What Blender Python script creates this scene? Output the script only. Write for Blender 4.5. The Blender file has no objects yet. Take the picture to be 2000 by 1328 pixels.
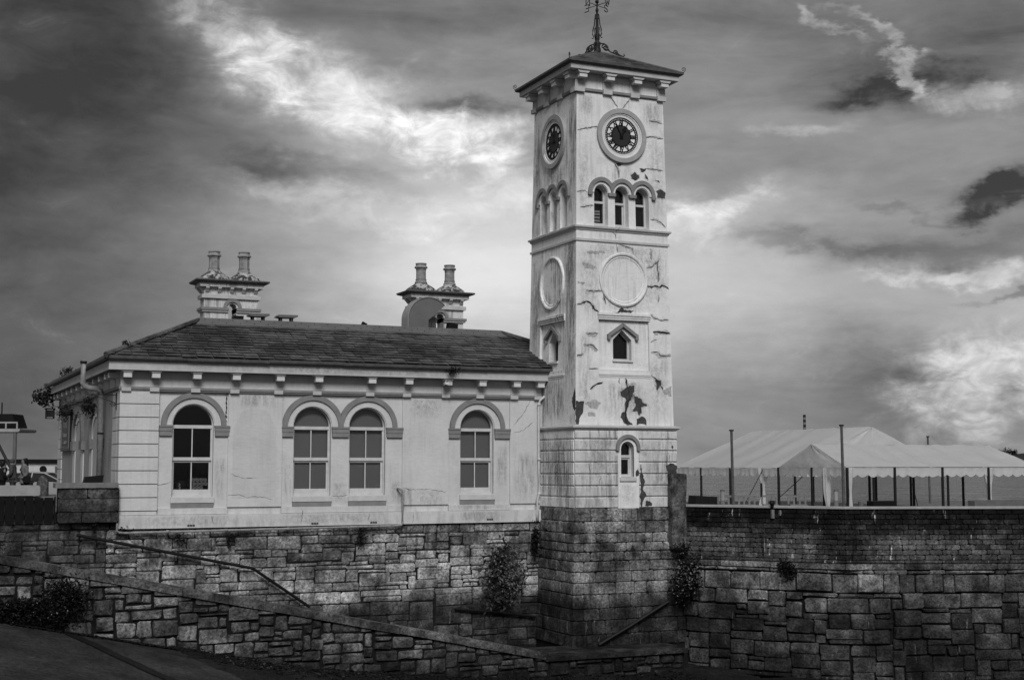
import bpy, bmesh, math, random
from mathutils import Vector, Matrix, noise
random.seed(7)
sc = bpy.context.scene
col = sc.collection
R = math.radians

# ------------------------------------------------------------------ camera
cam_d = bpy.data.cameras.new('Camera')
cam = bpy.data.objects.new('Camera', cam_d)
col.objects.link(cam)
cam.location = (-6.786, -45.919, 2.043)
cam.rotation_euler = (R(90 + 5.164), 0, R(-24.2))
cam_d.lens = 48.6
cam_d.sensor_width = 36
cam_d.clip_end = 20000
sc.camera = cam

# ------------------------------------------------------------------ light
SUN_FROM = Vector((-0.24, -0.74, 0.66)).normalized()
sun_d = bpy.data.lights.new('sun', 'SUN')
sun_d.energy = 2.75
sun_d.angle = R(24)
sun_d.color = (1, 1, 1)        # black-and-white photograph
sun = bpy.data.objects.new('sun', sun_d)
col.objects.link(sun)
sun.rotation_euler = (-SUN_FROM).to_track_quat('-Z', 'Y').to_euler()
vs = sc.view_settings
vs.view_transform = 'Standard'
vs.look = 'None'
vs.gamma = 1
vs.exposure = 0.0
vs.use_curve_mapping = False
sc.cycles.max_bounces = 6
sc.cycles.diffuse_bounces = 3
sc.cycles.glossy_bounces = 3
sc.cycles.transparent_max_bounces = 8

world = bpy.data.worlds.new('World')
sc.world = world
world.use_nodes = True
world.cycles.sampling_method = 'MANUAL'
world.cycles.sample_map_resolution = 128


class NT:
    """small node-tree helper"""
    def __init__(self, tree):
        self.t = tree
        self.t.nodes.clear()

    def n(self, typ, **kw):
        nd = self.t.nodes.new(typ)
        for k, v in kw.items():
            setattr(nd, k, v)
        return nd

    def link(self, a, b):
        self.t.links.new(a, b)

    def m(self, op, a, b=None, c=None, clamp=False):
        nd = self.t.nodes.new('ShaderNodeMath')
        nd.operation = op
        nd.use_clamp = clamp
        for i, v in enumerate((a, b, c)):
            if v is None:
                continue
            if isinstance(v, (int, float)):
                nd.inputs[i].default_value = v
            else:
                self.link(v, nd.inputs[i])
        return nd.outputs[0]

    def vm(self, op, a, b):
        nd = self.t.nodes.new('ShaderNodeVectorMath')
        nd.operation = op
        for i, v in enumerate((a, b)):
            if isinstance(v, (tuple, list)):
                nd.inputs[i].default_value = v
            else:
                self.link(v, nd.inputs[i])
        return nd.outputs[0]

    def noise(self, vec, scale, detail=4, rough=.55, dist=0):
        nd = self.t.nodes.new('ShaderNodeTexNoise')
        nd.inputs['Scale'].default_value = scale
        nd.inputs['Detail'].default_value = detail
        nd.inputs['Roughness'].default_value = rough
        nd.inputs['Distortion'].default_value = dist
        if vec is not None:
            self.link(vec, nd.inputs['Vector'])
        return nd.outputs['Fac']

    def ramp(self, v, a, b, lo=0., hi=1., smooth=True):
        nd = self.t.nodes.new('ShaderNodeMapRange')
        nd.interpolation_type = 'SMOOTHSTEP' if smooth else 'LINEAR'
        nd.clamp = True
        self.link(v, nd.inputs[0])
        for i, x in zip((1, 2, 3, 4), (a, b, lo, hi)):
            nd.inputs[i].default_value = x
        return nd.outputs[0]


def build_sky():
    t = NT(world.node_tree)
    tc = t.n('ShaderNodeTexCoord')
    d = tc.outputs['Generated']
    sep = t.n('ShaderNodeSeparateXYZ')
    t.link(d, sep.inputs[0])
    x, y, z = sep.outputs
    az = t.m('ARCTAN2', x, y)
    el = t.m('ARCSINE', z)
    flat = t.vm('MULTIPLY', d, (1, 1, 2.0))
    off = t.vm('ADD', flat, (3.7, 1.3, 5.1))
    w1 = t.m('SUBTRACT', t.noise(flat, 8, 6, .62), .5)
    w2 = t.m('SUBTRACT', t.noise(off, 8, 6, .62), .5)
    azw = t.m('MULTIPLY_ADD', w1, .13, az)
    elw = t.m('MULTIPLY_ADD', w2, .085, el)
    fine = t.noise(t.vm('MULTIPLY', d, (1, 1, 1.9)), 24, 8, .6, .5)
    mid = t.noise(t.vm('ADD', t.vm('MULTIPLY', d, (1, 1, 4.2)), (2.2, 7.1, 3.3)), 7, 6, .6, .4)
    # cloud masses: azimuth, elevation, spread along, spread across, tilt, brightness
    soft = [(0.601, 0.045, 0.12, 0.03, 0, -0.07), (0.406, 0.134, 0.0852, 0.0556, 0, 0.48),
            (0.578, 0.149, 0.0778, 0.0407, 0, 0.2),
            (0.606, 0.097, 0.0963, 0.0444, 0, 0.07),
            (0.292, 0.179, 0.0741, 0.0296, 0, 0.1),
            (0.746, 0.108, 0.0704, 0.0259, 0, 0.14),
            (0.332, 0.245, 0.063, 0.0296, 15, 0.16),
            (0.228, 0.298, 0.0481, 0.0222, 40, 0.08),
            (0.062, 0.21, 0.1222, 0.1556, 0, -0.19),
            (0.146, 0.275, 0.0741, 0.0667, 0, -0.06),
            (0.422, 0.324, 0.2222, 0.0259, 0, -0.08),
            (0.752, 0.301, 0.0815, 0.0333, 0, -0.11),
            (0.69, 0.067, 0.0481, 0.0333, 0, -0.1),
            (0.068, 0.037, 0.1111, 0.037, 0, -0.07),
            (0.706, 0.153, 0.1074, 0.0111, 2, -0.15),
            (0.258, 0.21, 0.063, 0.0222, 10, -0.05),
            (0.59, 0.207, 0.0741, 0.0148, 0, -0.07),
            (0.699, 0.265, 0.0481, 0.0167, 4, -0.06)]
    crisp = [(0.217, 0.306, 0.0407, 0.0135, 40, 0.22),
             (0.257, 0.278, 0.0241, 0.0126, 35, 0.22),
             (0.323, 0.254, 0.0556, 0.023, 12, 0.32),
             (0.381, 0.236, 0.0463, 0.0163, 10, 0.3),
             (0.407, 0.208, 0.0296, 0.0222, 0, 0.16),
             (0.749, 0.055, 0.0352, 0.0278, 0, 0.34),
             (0.657, 0.308, 0.017, 0.0033, 35, 0.18),
             (0.687, 0.299, 0.0244, 0.003, 36, 0.16),
             (0.709, 0.271, 0.0044, 0.0156, -28, 0.26),
             (0.747, 0.251, 0.0352, 0.0081, 10, 0.16),
             (0.571, 0.185, 0.0352, 0.0067, 0, 0.22),
             (0.547, 0.172, 0.0259, 0.0148, 0, 0.2),
             (0.733, 0.135, 0.0481, 0.0056, 0, 0.22),
             (0.31, 0.186, 0.0556, 0.0126, 6, 0.12),
             (0.631, 0.239, 0.0296, 0.0044, 0, 0.1),
             (0.387, 0.258, 0.0315, 0.0104, 6, -0.24),
             (0.701, 0.265, 0.037, 0.0119, 4, -0.13),
             (0.77, 0.186, 0.0278, 0.0096, -12, -0.24),
             (0.765, 0.121, 0.0278, 0.0033, -8, -0.16),
             (0.28, 0.206, 0.0481, 0.0104, 8, -0.12),
             (0.629, 0.158, 0.063, 0.0067, 4, -0.1),
             (0.707, 0.182, 0.0222, 0.003, 0, -0.08)]
    fdev = t.m('MULTIPLY_ADD', t.m('SUBTRACT', fine, .5), 2.3, t.m('MULTIPLY', w2, .4))
    shade = t.ramp(t.noise(t.vm('MULTIPLY', d, (1, 1, 1.6)), 34, 7, .62, .8), .32, .68, .35, 1.6, False)
    tot = None
    for kind, masses in (('soft', soft), ('crisp', crisp)):
        for a0, e0, sx, sy, rot, amp in masses:
            c, s = math.cos(R(rot)), math.sin(R(rot))
            da = t.m('SUBTRACT', azw, a0)
            de = t.m('SUBTRACT', elw, e0)
            u = t.m('ADD', t.m('MULTIPLY', da, c / sx), t.m('MULTIPLY', de, -s / sx))
            v = t.m('ADD', t.m('MULTIPLY', da, s / sy), t.m('MULTIPLY', de, c / sy))
            q = t.m('ADD', t.m('MULTIPLY', u, u), t.m('MULTIPLY', v, v))
            g = t.m('POWER', math.e, t.m('MULTIPLY', q, -.6))
            if kind == 'crisp':
                g = t.ramp(t.m('ADD', g, t.m('MULTIPLY', fdev, t.m('MULTIPLY_ADD', g, 1.0, .25))), .06, .95)
                if amp > 0:
                    g = t.m('MULTIPLY', g, shade)
            tot = t.m('MULTIPLY', g, amp) if tot is None else t.m('MULTIPLY_ADD', g, amp, tot)
    gen = t.m('MULTIPLY_ADD', t.m('SUBTRACT', mid, .5), t.ramp(az, .1, .4, .08, .3), .25)
    gen = t.m('MULTIPLY_ADD', t.m('SUBTRACT', fine, .5), .09, gen)
    cloud = t.m('MAXIMUM', t.m('ADD', gen, tot), .035)
    sky = t.n('ShaderNodeTexSky', sky_type='NISHITA', sun_disc=False)
    sky.sun_elevation = math.asin(SUN_FROM.z)
    sky.sun_rotation = math.atan2(SUN_FROM.x, SUN_FROM.y)
    bw = t.n('ShaderNodeRGBToBW')
    t.link(sky.outputs[0], bw.inputs[0])
    # thin veil of clear-sky light added to the cloud light, black-and-white film
    lum = t.m('MULTIPLY_ADD', bw.outputs[0], .004, cloud)
    bg = t.n('ShaderNodeBackground')
    t.link(lum, bg.inputs['Color'])
    bg.inputs['Strength'].default_value = 1.0
    out = t.n('ShaderNodeOutputWorld')
    t.link(bg.outputs[0], out.inputs['Surface'])


build_sky()


# ------------------------------------------------------------------ materials
def nmat(name):
    m = bpy.data.materials.new(name)
    m.use_nodes = True
    t = NT(m.node_tree)
    b = t.n('ShaderNodeBsdfPrincipled')
    o = t.n('ShaderNodeOutputMaterial')
    t.link(b.outputs[0], o.inputs['Surface'])
    return m, t, b


def grey(t, v, b):
    t.link(v, b.inputs['Base Color'])


def bump(t, b, h, strength, dist=.02):
    n = t.n('ShaderNodeBump')
    n.inputs['Strength'].default_value = strength
    n.inputs['Distance'].default_value = dist
    t.link(h, n.inputs['Height'])
    t.link(n.outputs[0], b.inputs['Normal'])


def simple(name, base, rough=.7, var=.25, scale=6, bmp=.2, bscale=30, metal=0, objr=0., spec=.15):
    m, t, b = nmat(name)
    pos = t.n('ShaderNodeNewGeometry').outputs['Position']
    n = t.noise(pos, scale, 5, .6)
    v = t.ramp(n, .25, .75, base * (1 - var), base * (1 + var), False)
    if objr:
        oi = t.n('ShaderNodeObjectInfo').outputs['Random']
        v = t.m('MULTIPLY', v, t.ramp(oi, 0, 1, 1 - objr, 1 + objr, False))
    grey(t, v, b)
    b.inputs['Roughness'].default_value = rough
    b.inputs['Metallic'].default_value = metal
    b.inputs['Specular IOR Level'].default_value = spec
    if bmp:
        bump(t, b, t.noise(pos, bscale, 4, .6), bmp, .01)
    return m


def plaster(name, base, streak, spots, grime_low=0.0, dark=.16, zref=0.):
    """painted render: slight mottling, vertical rain streaks, dirt specks, trowel relief"""
    m, t, b = nmat(name)
    pos = t.n('ShaderNodeNewGeometry').outputs['Position']
    mott = t.ramp(t.noise(pos, .8, 4, .62), .32, .68, .9, 1.06, False)
    fine = t.ramp(t.noise(pos, 9, 3, .65), .25, .75, .95, 1.04, False)
    st = t.noise(t.vm('MULTIPLY', pos, (5.5, 5.5, .35)), 1.6, 4, .65)
    stm = t.m('MULTIPLY', t.ramp(st, .44, .64), t.ramp(t.noise(pos, .7, 4, .6), .40, .58))
    sp = t.ramp(t.noise(pos, 11, 3, .75), .6, .7)
    big = t.ramp(t.noise(pos, 1.9, 4, .74), .53, .66)
    dirt = t.m('MULTIPLY', stm, streak)
    dirt = t.m('MAXIMUM', dirt, t.m('MULTIPLY', sp, spots))
    dirt = t.m('MAXIMUM', dirt, t.m('MULTIPLY', big, spots * .6))
    if grime_low:
        sep = t.n('ShaderNodeSeparateXYZ')
        t.link(pos, sep.inputs[0])
        low = t.ramp(sep.outputs[2], zref, zref + 1.2, 1, 0)
        gl = t.m('MULTIPLY', low, t.ramp(t.noise(t.vm('MULTIPLY', pos, (3, 3, 1)), 1.6, 7, .68), .42, .7))
        dirt = t.m('MAXIMUM', dirt, t.m('MULTIPLY', gl, grime_low))
    v = t.m('MULTIPLY', t.m('MULTIPLY', mott, fine), base)
    mix = t.n('ShaderNodeMix', data_type='FLOAT')
    t.link(dirt, mix.inputs[0])
    t.link(v, mix.inputs[2])
    mix.inputs[3].default_value = dark
    grey(t, mix.outputs[0], b)
    b.inputs['Roughness'].default_value = .75
    b.inputs['Specular IOR Level'].default_value = .25
    h = t.m('ADD', t.noise(t.vm('MULTIPLY', pos, (1, 1, 2.2)), 5, 6, .6), t.m('MULTIPLY', t.noise(pos, 40, 3, .6), .25))
    bump(t, b, h, .35, .03)
    return m


def stone_mat(name, base, rnd, tide=(-9, -8), lime=None, bscale=7, streaks=.4, bs=.9, drips=0., topstain=None):
    """quarried limestone: per-stone tone, mottling, lichen, tide and vignette darkening below a level, lime runs"""
    m, t, b = nmat(name)
    g = t.n('ShaderNodeNewGeometry')
    pos = g.outputs['Position']
    oi = t.n('ShaderNodeObjectInfo').outputs['Random']
    sep = t.n('ShaderNodeSeparateXYZ')
    t.link(pos, sep.inputs[0])
    z = sep.outputs[2]
    n1 = t.ramp(t.noise(pos, 2.2, 4, .68), .32, .68, .35, 1.6, False)
    n2 = t.ramp(t.noise(pos, 12, 4, .74), .33, .67, .25, 1.75, False)
    n0 = t.ramp(t.noise(pos, .55, 2, .6), .38, .62, .5, 1.35)
    v = t.m('MULTIPLY', t.m('MULTIPLY', t.m('MULTIPLY', n1, n0), n2), t.ramp(oi, 0, 1, base * (1 - rnd), base * (1 + rnd), False))
    # dark weeping streaks
    st = t.noise(t.vm('MULTIPLY', pos, (3.2, 3.2, .28)), 1.7, 4, .65)
    sm = t.m('MULTIPLY', t.ramp(st, .5, .68), t.ramp(t.noise(pos, .5, 3, .5), .38, .6))
    v = t.m('MULTIPLY', v, t.m('SUBTRACT', 1, t.m('MULTIPLY', sm, streaks)))
    # weed and wet below the tide mark, darkened further to carry the vignette
    zz = t.m('MULTIPLY_ADD', t.m('SUBTRACT', t.noise(pos, .9, 5, .6), .5), 1.4, z)
    v = t.m('MULTIPLY', v, t.ramp(zz, tide[0], tide[1], .24, 1))
    if topstain:
        v = t.m('MULTIPLY', v, t.ramp(zz, topstain[0], topstain[1], 1, .13))
    if lime:
        band = t.m('MULTIPLY', t.ramp(zz, lime[0] - .45, lime[0]), t.ramp(zz, lime[1], lime[1] + .45, 1, 0))
        band = t.m('MULTIPLY', band, t.ramp(t.noise(pos, .45, 4, .5), .42, .62))
        v = t.m('MULTIPLY_ADD', t.m('MULTIPLY', band, n2), lime[2], v)
    # pale crust
    cr = t.m('MULTIPLY', t.ramp(t.noise(pos, 20, 3, .78), .62, .72, 0, .16), t.ramp(t.noise(pos, 1.1, 3, .5), .45, .6))
    v = t.m('ADD', v, cr)
    if drips:
        dr = t.noise(t.vm('MULTIPLY', pos, (5, 5, .8)), 1.3, 3, .7)
        v = t.m('ADD', v, t.m('MULTIPLY', t.ramp(dr, .64, .74, 0, drips), n2))
    grey(t, v, b)
    b.inputs['Roughness'].default_value = .72
    b.inputs['Specular IOR Level'].default_value = .15
    h = t.m('ADD', t.noise(pos, bscale, 6, .7), 0.0)
    bump(t, b, h, bs, .07)
    return m


M = {}
M['plaster'] = plaster('painted_render', .52, .14, .1, .5, .22)
M['plaster_tower'] = plaster('weathered_render', .67, .3, .36, .0, .26)
M['plaster_side'] = plaster('stained_render', .74, .85, .7, .0, .17)
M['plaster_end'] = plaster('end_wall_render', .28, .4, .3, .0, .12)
M['plaster_low'] = plaster('rusticated_render', .56, .85, .7, .8, .17, .6)
M['trim'] = simple('grey_trim_paint', .19, .7, .18, 3, .15)
M['trim_mid'] = simple('mid_trim_paint', .3, .7, .15, 3, .15)
M['trim_light'] = simple('light_trim_paint', .42, .7, .14, 3, .15)
M['white'] = simple('white_paint', .47, .5, .14, 4, .1)
M['block_white'] = simple('white_block_paint', .55, .6, .1, 4, .1)
M['recess'] = simple('recess_paint', .36, .7, .1, 3, .1)
M['lost'] = simple('bare_dark_render', .05, .9, .5, 9, .8, 25)
M['thin'] = simple('worn_render', .36, .85, .35, 12, .6, 25)
M['halo'] = simple('crack_stain', .47, .85, .35, 10, .6, 25)
M['crack'] = simple('crack_shadow', .018, .95, .3, 9, 0)
M['slate'] = None
M['iron'] = simple('black_iron', .022, .55, .3, 8, .3, 40)
M['dark_metal'] = simple('dark_metal', .012, .5, .3, 8, .2)
M['grey_metal'] = simple('grey_painted_metal', .11, .5, .2, 6, .1)
M['duct'] = simple('duct_sheet_metal', .12, .45, .15, 2, .05, 5)
M['duct_lit'] = simple('duct_lit_metal', .26, .45, .15, 2, .05, 5)  # paler copy of the duct metal: light on the outer sheet put into colour
M['pipe'] = simple('painted_pipe', .48, .45, .15, 6, .1)
M['pipe_grey'] = simple('grey_pipe', .22, .45, .35, 8, .2)
M['gutter'] = simple('grey_gutter', .075, .5, .35, 6, .2)
M['lead'] = simple('flashing_metal', .1, .55, .2, 2, .08, 8)
M['pot'] = simple('clay_chimney_pot', .22, .75, .4, 7, .4, 30)
M['lichen'] = None
M['mortar'] = simple('dark_mortar', .007, .95, .5, 6, .9, 14)
M['mortar_grey'] = simple('old_mortar', .011, .95, .7, 3, .9, 14)
M['concrete'] = simple('weathered_concrete', .15, .8, .3, 5, .4, 20)
M['concrete_light'] = simple('pale_concrete', .27, .8, .2, 4, .3, 20)
M['timber_dark'] = simple('tarred_timber', .004, .8, .6, 9, .6, 20)
M['blind'] = simple('window_blind', .26, .8, .06, .7, 0)
M['room'] = simple('dark_interior', .012, .9, .2, 2, 0)
M['black'] = simple('black_paint', .006, .5, .2, 4, 0)
M['leaf'] = simple('leaf_green', .03, .6, .5, 5, 0, 30, 0, .25)
M['leaf_dark'] = simple('dark_leaf', .006, .6, .5, 5, 0)
M['flower'] = simple('flower_heads', .14, .7, .3, 5, 0)
M['stem'] = simple('plant_stem', .03, .8, .3, 5, 0)
M['skin'] = simple('skin', .13, .6, .1, 5, 0)
M['coat_grey'] = simple('grey_coat', .11, .8, .2, 6, .2)
M['coat_black'] = simple('black_coat', .008, .8, .2, 6, .2)
M['coat_mid'] = simple('mid_coat', .05, .8, .2, 6, .2)
M['hair'] = simple('dark_hair', .008, .5, .3, 20, .2)
M['carwhite'] = simple('car_paint', .35, .2, .03, 1, 0, 5, 0, 0, .5)
M['ghost'] = plaster('unpainted_ghost', .475, .1, .1, 0, .17)
M['sign'] = simple('sign_board', .018, .4, .2, 3, 0)
M['sign_trim'] = simple('sign_lettering', .24, .5, .1, 3, 0)
M['dial_white'] = simple('dial_opal_glass', .66, .35, .12, 3, 0)
M['dial_dark'] = simple('dial_grey_centre', .026, .5, .1, 3, 0)
M['stone'] = stone_mat('quay_stone', .18, .5, (-3.0, -2.3), (-2.2, -1.45, .13), 7, .5, 1.1, .1)
M['stone_ramp'] = stone_mat('ramp_stone', .095, .6, (-4.6, -3.2), None, 6, .4, 1.1)
M['stone_tower'] = stone_mat('tower_base_stone', .135, .45, (-3.0, -2.1), (-2.0, -1.75, .08), 9, .75, 1.2, .12)
M['stone_right'] = stone_mat('harbour_stone', .125, .65, (-3.3, -1.8), None, 6, .5, 1.1, .08)
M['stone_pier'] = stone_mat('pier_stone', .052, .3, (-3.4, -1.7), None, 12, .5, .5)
M['brick'] = stone_mat('dark_brick', .056, .7, (-9, -8), (-1.1, -.5, .06), 10, .95, .9, .5, (-.75, .25))
M['coping'] = stone_mat('worn_coping', .075, .2, (-4.4, -3.2), None, 14, .4, .5)


def slate_mat():
    m, t, b = nmat('roof_slate')
    pos = t.n('ShaderNodeNewGeometry').outputs['Position']
    oi = t.n('ShaderNodeObjectInfo').outputs['Random']
    big = t.ramp(t.noise(pos, .7, 4, .62), .38, .62, .42, 1.15)
    n = t.ramp(t.noise(pos, 5, 4, .65), .3, .7, .6, 1.4, False)
    v = t.m('MULTIPLY', t.m('MULTIPLY', n, big), t.ramp(oi, 0, 1, .04, .1, False))
    li = t.ramp(t.noise(pos, 21, 5, .8), .7, .76, 0, .05)
    grey(t, t.m('ADD', v, li), b)
    b.inputs['Roughness'].default_value = .6
    b.inputs['Specular IOR Level'].default_value = .3
    bump(t, b, t.noise(pos, 22, 5, .6), .3, .01)
    return m


def lichen_mat():
    m, t, b = nmat('lichened_cement')
    pos = t.n('ShaderNodeNewGeometry').outputs['Position']
    v = t.ramp(t.noise(pos, 5.5, 6, .65), .46, .56, .035, .38)
    v = t.m('MULTIPLY', v, t.ramp(t.noise(pos, 22, 4, .6), .2, .8, .6, 1.3, False))
    grey(t, v, b)
    b.inputs['Roughness'].default_value = .9
    bump(t, b, t.noise(pos, 24, 5, .6), .6, .02)
    return m


def glass_mat():
    m = bpy.data.materials.new('window_glass')
    m.use_nodes = True
    t = NT(m.node_tree)
    tr = t.n('ShaderNodeBsdfTransparent')
    tr.inputs[0].default_value = (.92, .92, .92, 1)
    gl = t.n('ShaderNodeBsdfGlossy')
    gl.inputs['Roughness'].default_value = .03
    gl.inputs[0].default_value = (.5, .5, .5, 1)
    fr = t.n('ShaderNodeFresnel')
    fr.inputs[0].default_value = 1.45
    pos = t.n('ShaderNodeNewGeometry').outputs['Position']
    bp = t.n('ShaderNodeBump')
    bp.inputs['Strength'].default_value = .04
    t.link(t.noise(pos, 2.5, 2, .5), bp.inputs['Height'])
    t.link(bp.outputs[0], gl.inputs['Normal'])
    mx = t.n('ShaderNodeMixShader')
    t.link(fr.outputs[0], mx.inputs[0])
    t.link(tr.outputs[0], mx.inputs[1])
    t.link(gl.outputs[0], mx.inputs[2])
    o = t.n('ShaderNodeOutputMaterial')
    t.link(mx.outputs[0], o.inputs[0])
    return m


def sea_mat():
    m, t, b = nmat('sea_water')
    pos = t.n('ShaderNodeNewGeometry').outputs['Position']
    b.inputs['Base Color'].default_value = (.022, .022, .022, 1)
    b.inputs['Roughness'].default_value = .22
    b.inputs['Specular IOR Level'].default_value = .3
    b.inputs['IOR'].default_value = 1.33
    rot = t.n('ShaderNodeMapping')
    rot.inputs['Rotation'].default_value = (0, 0, R(24))
    t.link(pos, rot.inputs[0])
    a = t.noise(t.vm('MULTIPLY', rot.outputs[0], (.35, .12, 1)), 1, 4, .6)
    c = t.noise(t.vm('MULTIPLY', rot.outputs[0], (.1, .02, 1)), 1, 4, .65)
    bump(t, b, t.m('ADD', a, t.m('MULTIPLY', c, 4)), 1., 3.2)
    return m


def tent_mat():
    m, t, b = nmat('tent_canvas')
    pos = t.n('ShaderNodeNewGeometry').outputs['Position']
    v = t.ramp(t.noise(pos, 1.2, 5, .6), .25, .75, .62, .7, False)
    grey(t, v, b)
    b.inputs['Roughness'].default_value = .55
    b.inputs['Specular IOR Level'].default_value = .25
    trl = t.n('ShaderNodeBsdfTranslucent')
    trl.inputs[0].default_value = (.85, .85, .85, 1)
    mx = t.n('ShaderNodeMixShader')
    mx.inputs[0].default_value = .5
    o = [n for n in m.node_tree.nodes if n.type == 'OUTPUT_MATERIAL'][0]
    t.link(b.outputs[0], mx.inputs[1])
    t.link(trl.outputs[0], mx.inputs[2])
    t.link(mx.outputs[0], o.inputs[0])
    h = t.m('ADD', t.noise(t.vm('MULTIPLY', pos, (1.6, .5, 1)), 1.5, 4, .6), t.m('MULTIPLY', t.noise(pos, 6, 3, .5), .2))
    bump(t, b, h, .5, .12)
    return m


def ground_mat(name, base, contrast):
    m, t, b = nmat(name)
    pos = t.n('ShaderNodeNewGeometry').outputs['Position']
    n1 = t.ramp(t.noise(t.vm('MULTIPLY', pos, (1, .5, 1)), .7, 7, .65), .3, .7, base * (1 - contrast), base * (1 + contrast), False)
    n2 = t.ramp(t.noise(t.vm('MULTIPLY', pos, (1.6, .6, 1)), 6, 6, .74), .3, .7, .25, 1.8, False)
    grey(t, t.m('MULTIPLY', n1, n2), b)
    b.inputs['Roughness'].default_value = .75
    b.inputs['Specular IOR Level'].default_value = .12
    bump(t, b, t.m('ADD', t.noise(pos, 5, 6, .7), t.noise(pos, 26, 4, .6)), .8, .05)
    return m


def stain_mat(name, axis, strength, tone, streaky):
    """soft-edged grime lying on the paint, fading out towards the rim of its sheet"""
    m, t, b = nmat(name)
    tc = t.n('ShaderNodeTexCoord')
    sep = t.n('ShaderNodeSeparateXYZ')
    t.link(tc.outputs['Generated'], sep.inputs[0])
    u, w = sep.outputs[axis], sep.outputs[2]
    pos = t.n('ShaderNodeNewGeometry').outputs['Position']
    e = t.m('MULTIPLY', t.m('MULTIPLY', t.ramp(u, 0, .35), t.ramp(u, .65, 1, 1, 0)), t.m('MULTIPLY', t.ramp(w, 0, .4), t.ramp(w, .8, 1, 1, 0)))
    n = t.ramp(t.noise(t.vm('MULTIPLY', pos, (4, 4, .5 if streaky else 2.5)), 2.2, 6, .72), .36, .64)
    fn = t.ramp(t.noise(pos, 16, 4, .75), .35, .62, .35, 1)
    a = t.m('MULTIPLY', t.m('MULTIPLY', t.m('MULTIPLY', e, n), fn), strength, clamp=True)
    b.inputs['Base Color'].default_value = (tone, tone, tone, 1)
    b.inputs['Roughness'].default_value = .9
    b.inputs['Specular IOR Level'].default_value = .1
    t.link(a, b.inputs['Alpha'])
    return m


M['stain_x'] = stain_mat('grime_front', 0, .36, .1, True)
M['stain_x_spot'] = stain_mat('grime_mottled', 0, .28, .12, False)
M['stain_y'] = stain_mat('grime_side', 1, .6, .06, True)
M['slate'] = slate_mat()
M['lichen'] = lichen_mat()
M['glass'] = glass_mat()
M['sea'] = sea_mat()
M['tent'] = tent_mat()
M['slip'] = ground_mat('slipway_concrete', .028, .7)
M['slip_dark'] = ground_mat('slipway_channel', .007, .3)
M['bed'] = ground_mat('weedy_shingle', .01, .8)
M['paving'] = ground_mat('quay_paving', .12, .25)
M['hill'] = ground_mat('far_hill', .016, .4)

# ------------------------------------------------------------------ mesh helpers
WLOC = {}


def tag(o, label=None, cat=None, group=None, kind=None):
    if label:
        o['label'] = label
    if cat:
        o['category'] = cat
    if group:
        o['group'] = group
    if kind:
        o['kind'] = kind
    return o


def thing(name, label, cat, loc=(0, 0, 0), group=None):
    o = bpy.data.objects.new(name, None)
    o.empty_display_size = .2
    o.location = loc
    col.objects.link(o)
    WLOC[o.name] = Vector(loc)
    return tag(o, label, cat, group)


def place(o, parent, wloc):
    wloc = Vector(wloc)
    if parent is not None:
        o.parent = parent
        o.location = wloc - WLOC[parent.name]
    else:
        o.location = wloc
    WLOC[o.name] = wloc
    return o


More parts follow.
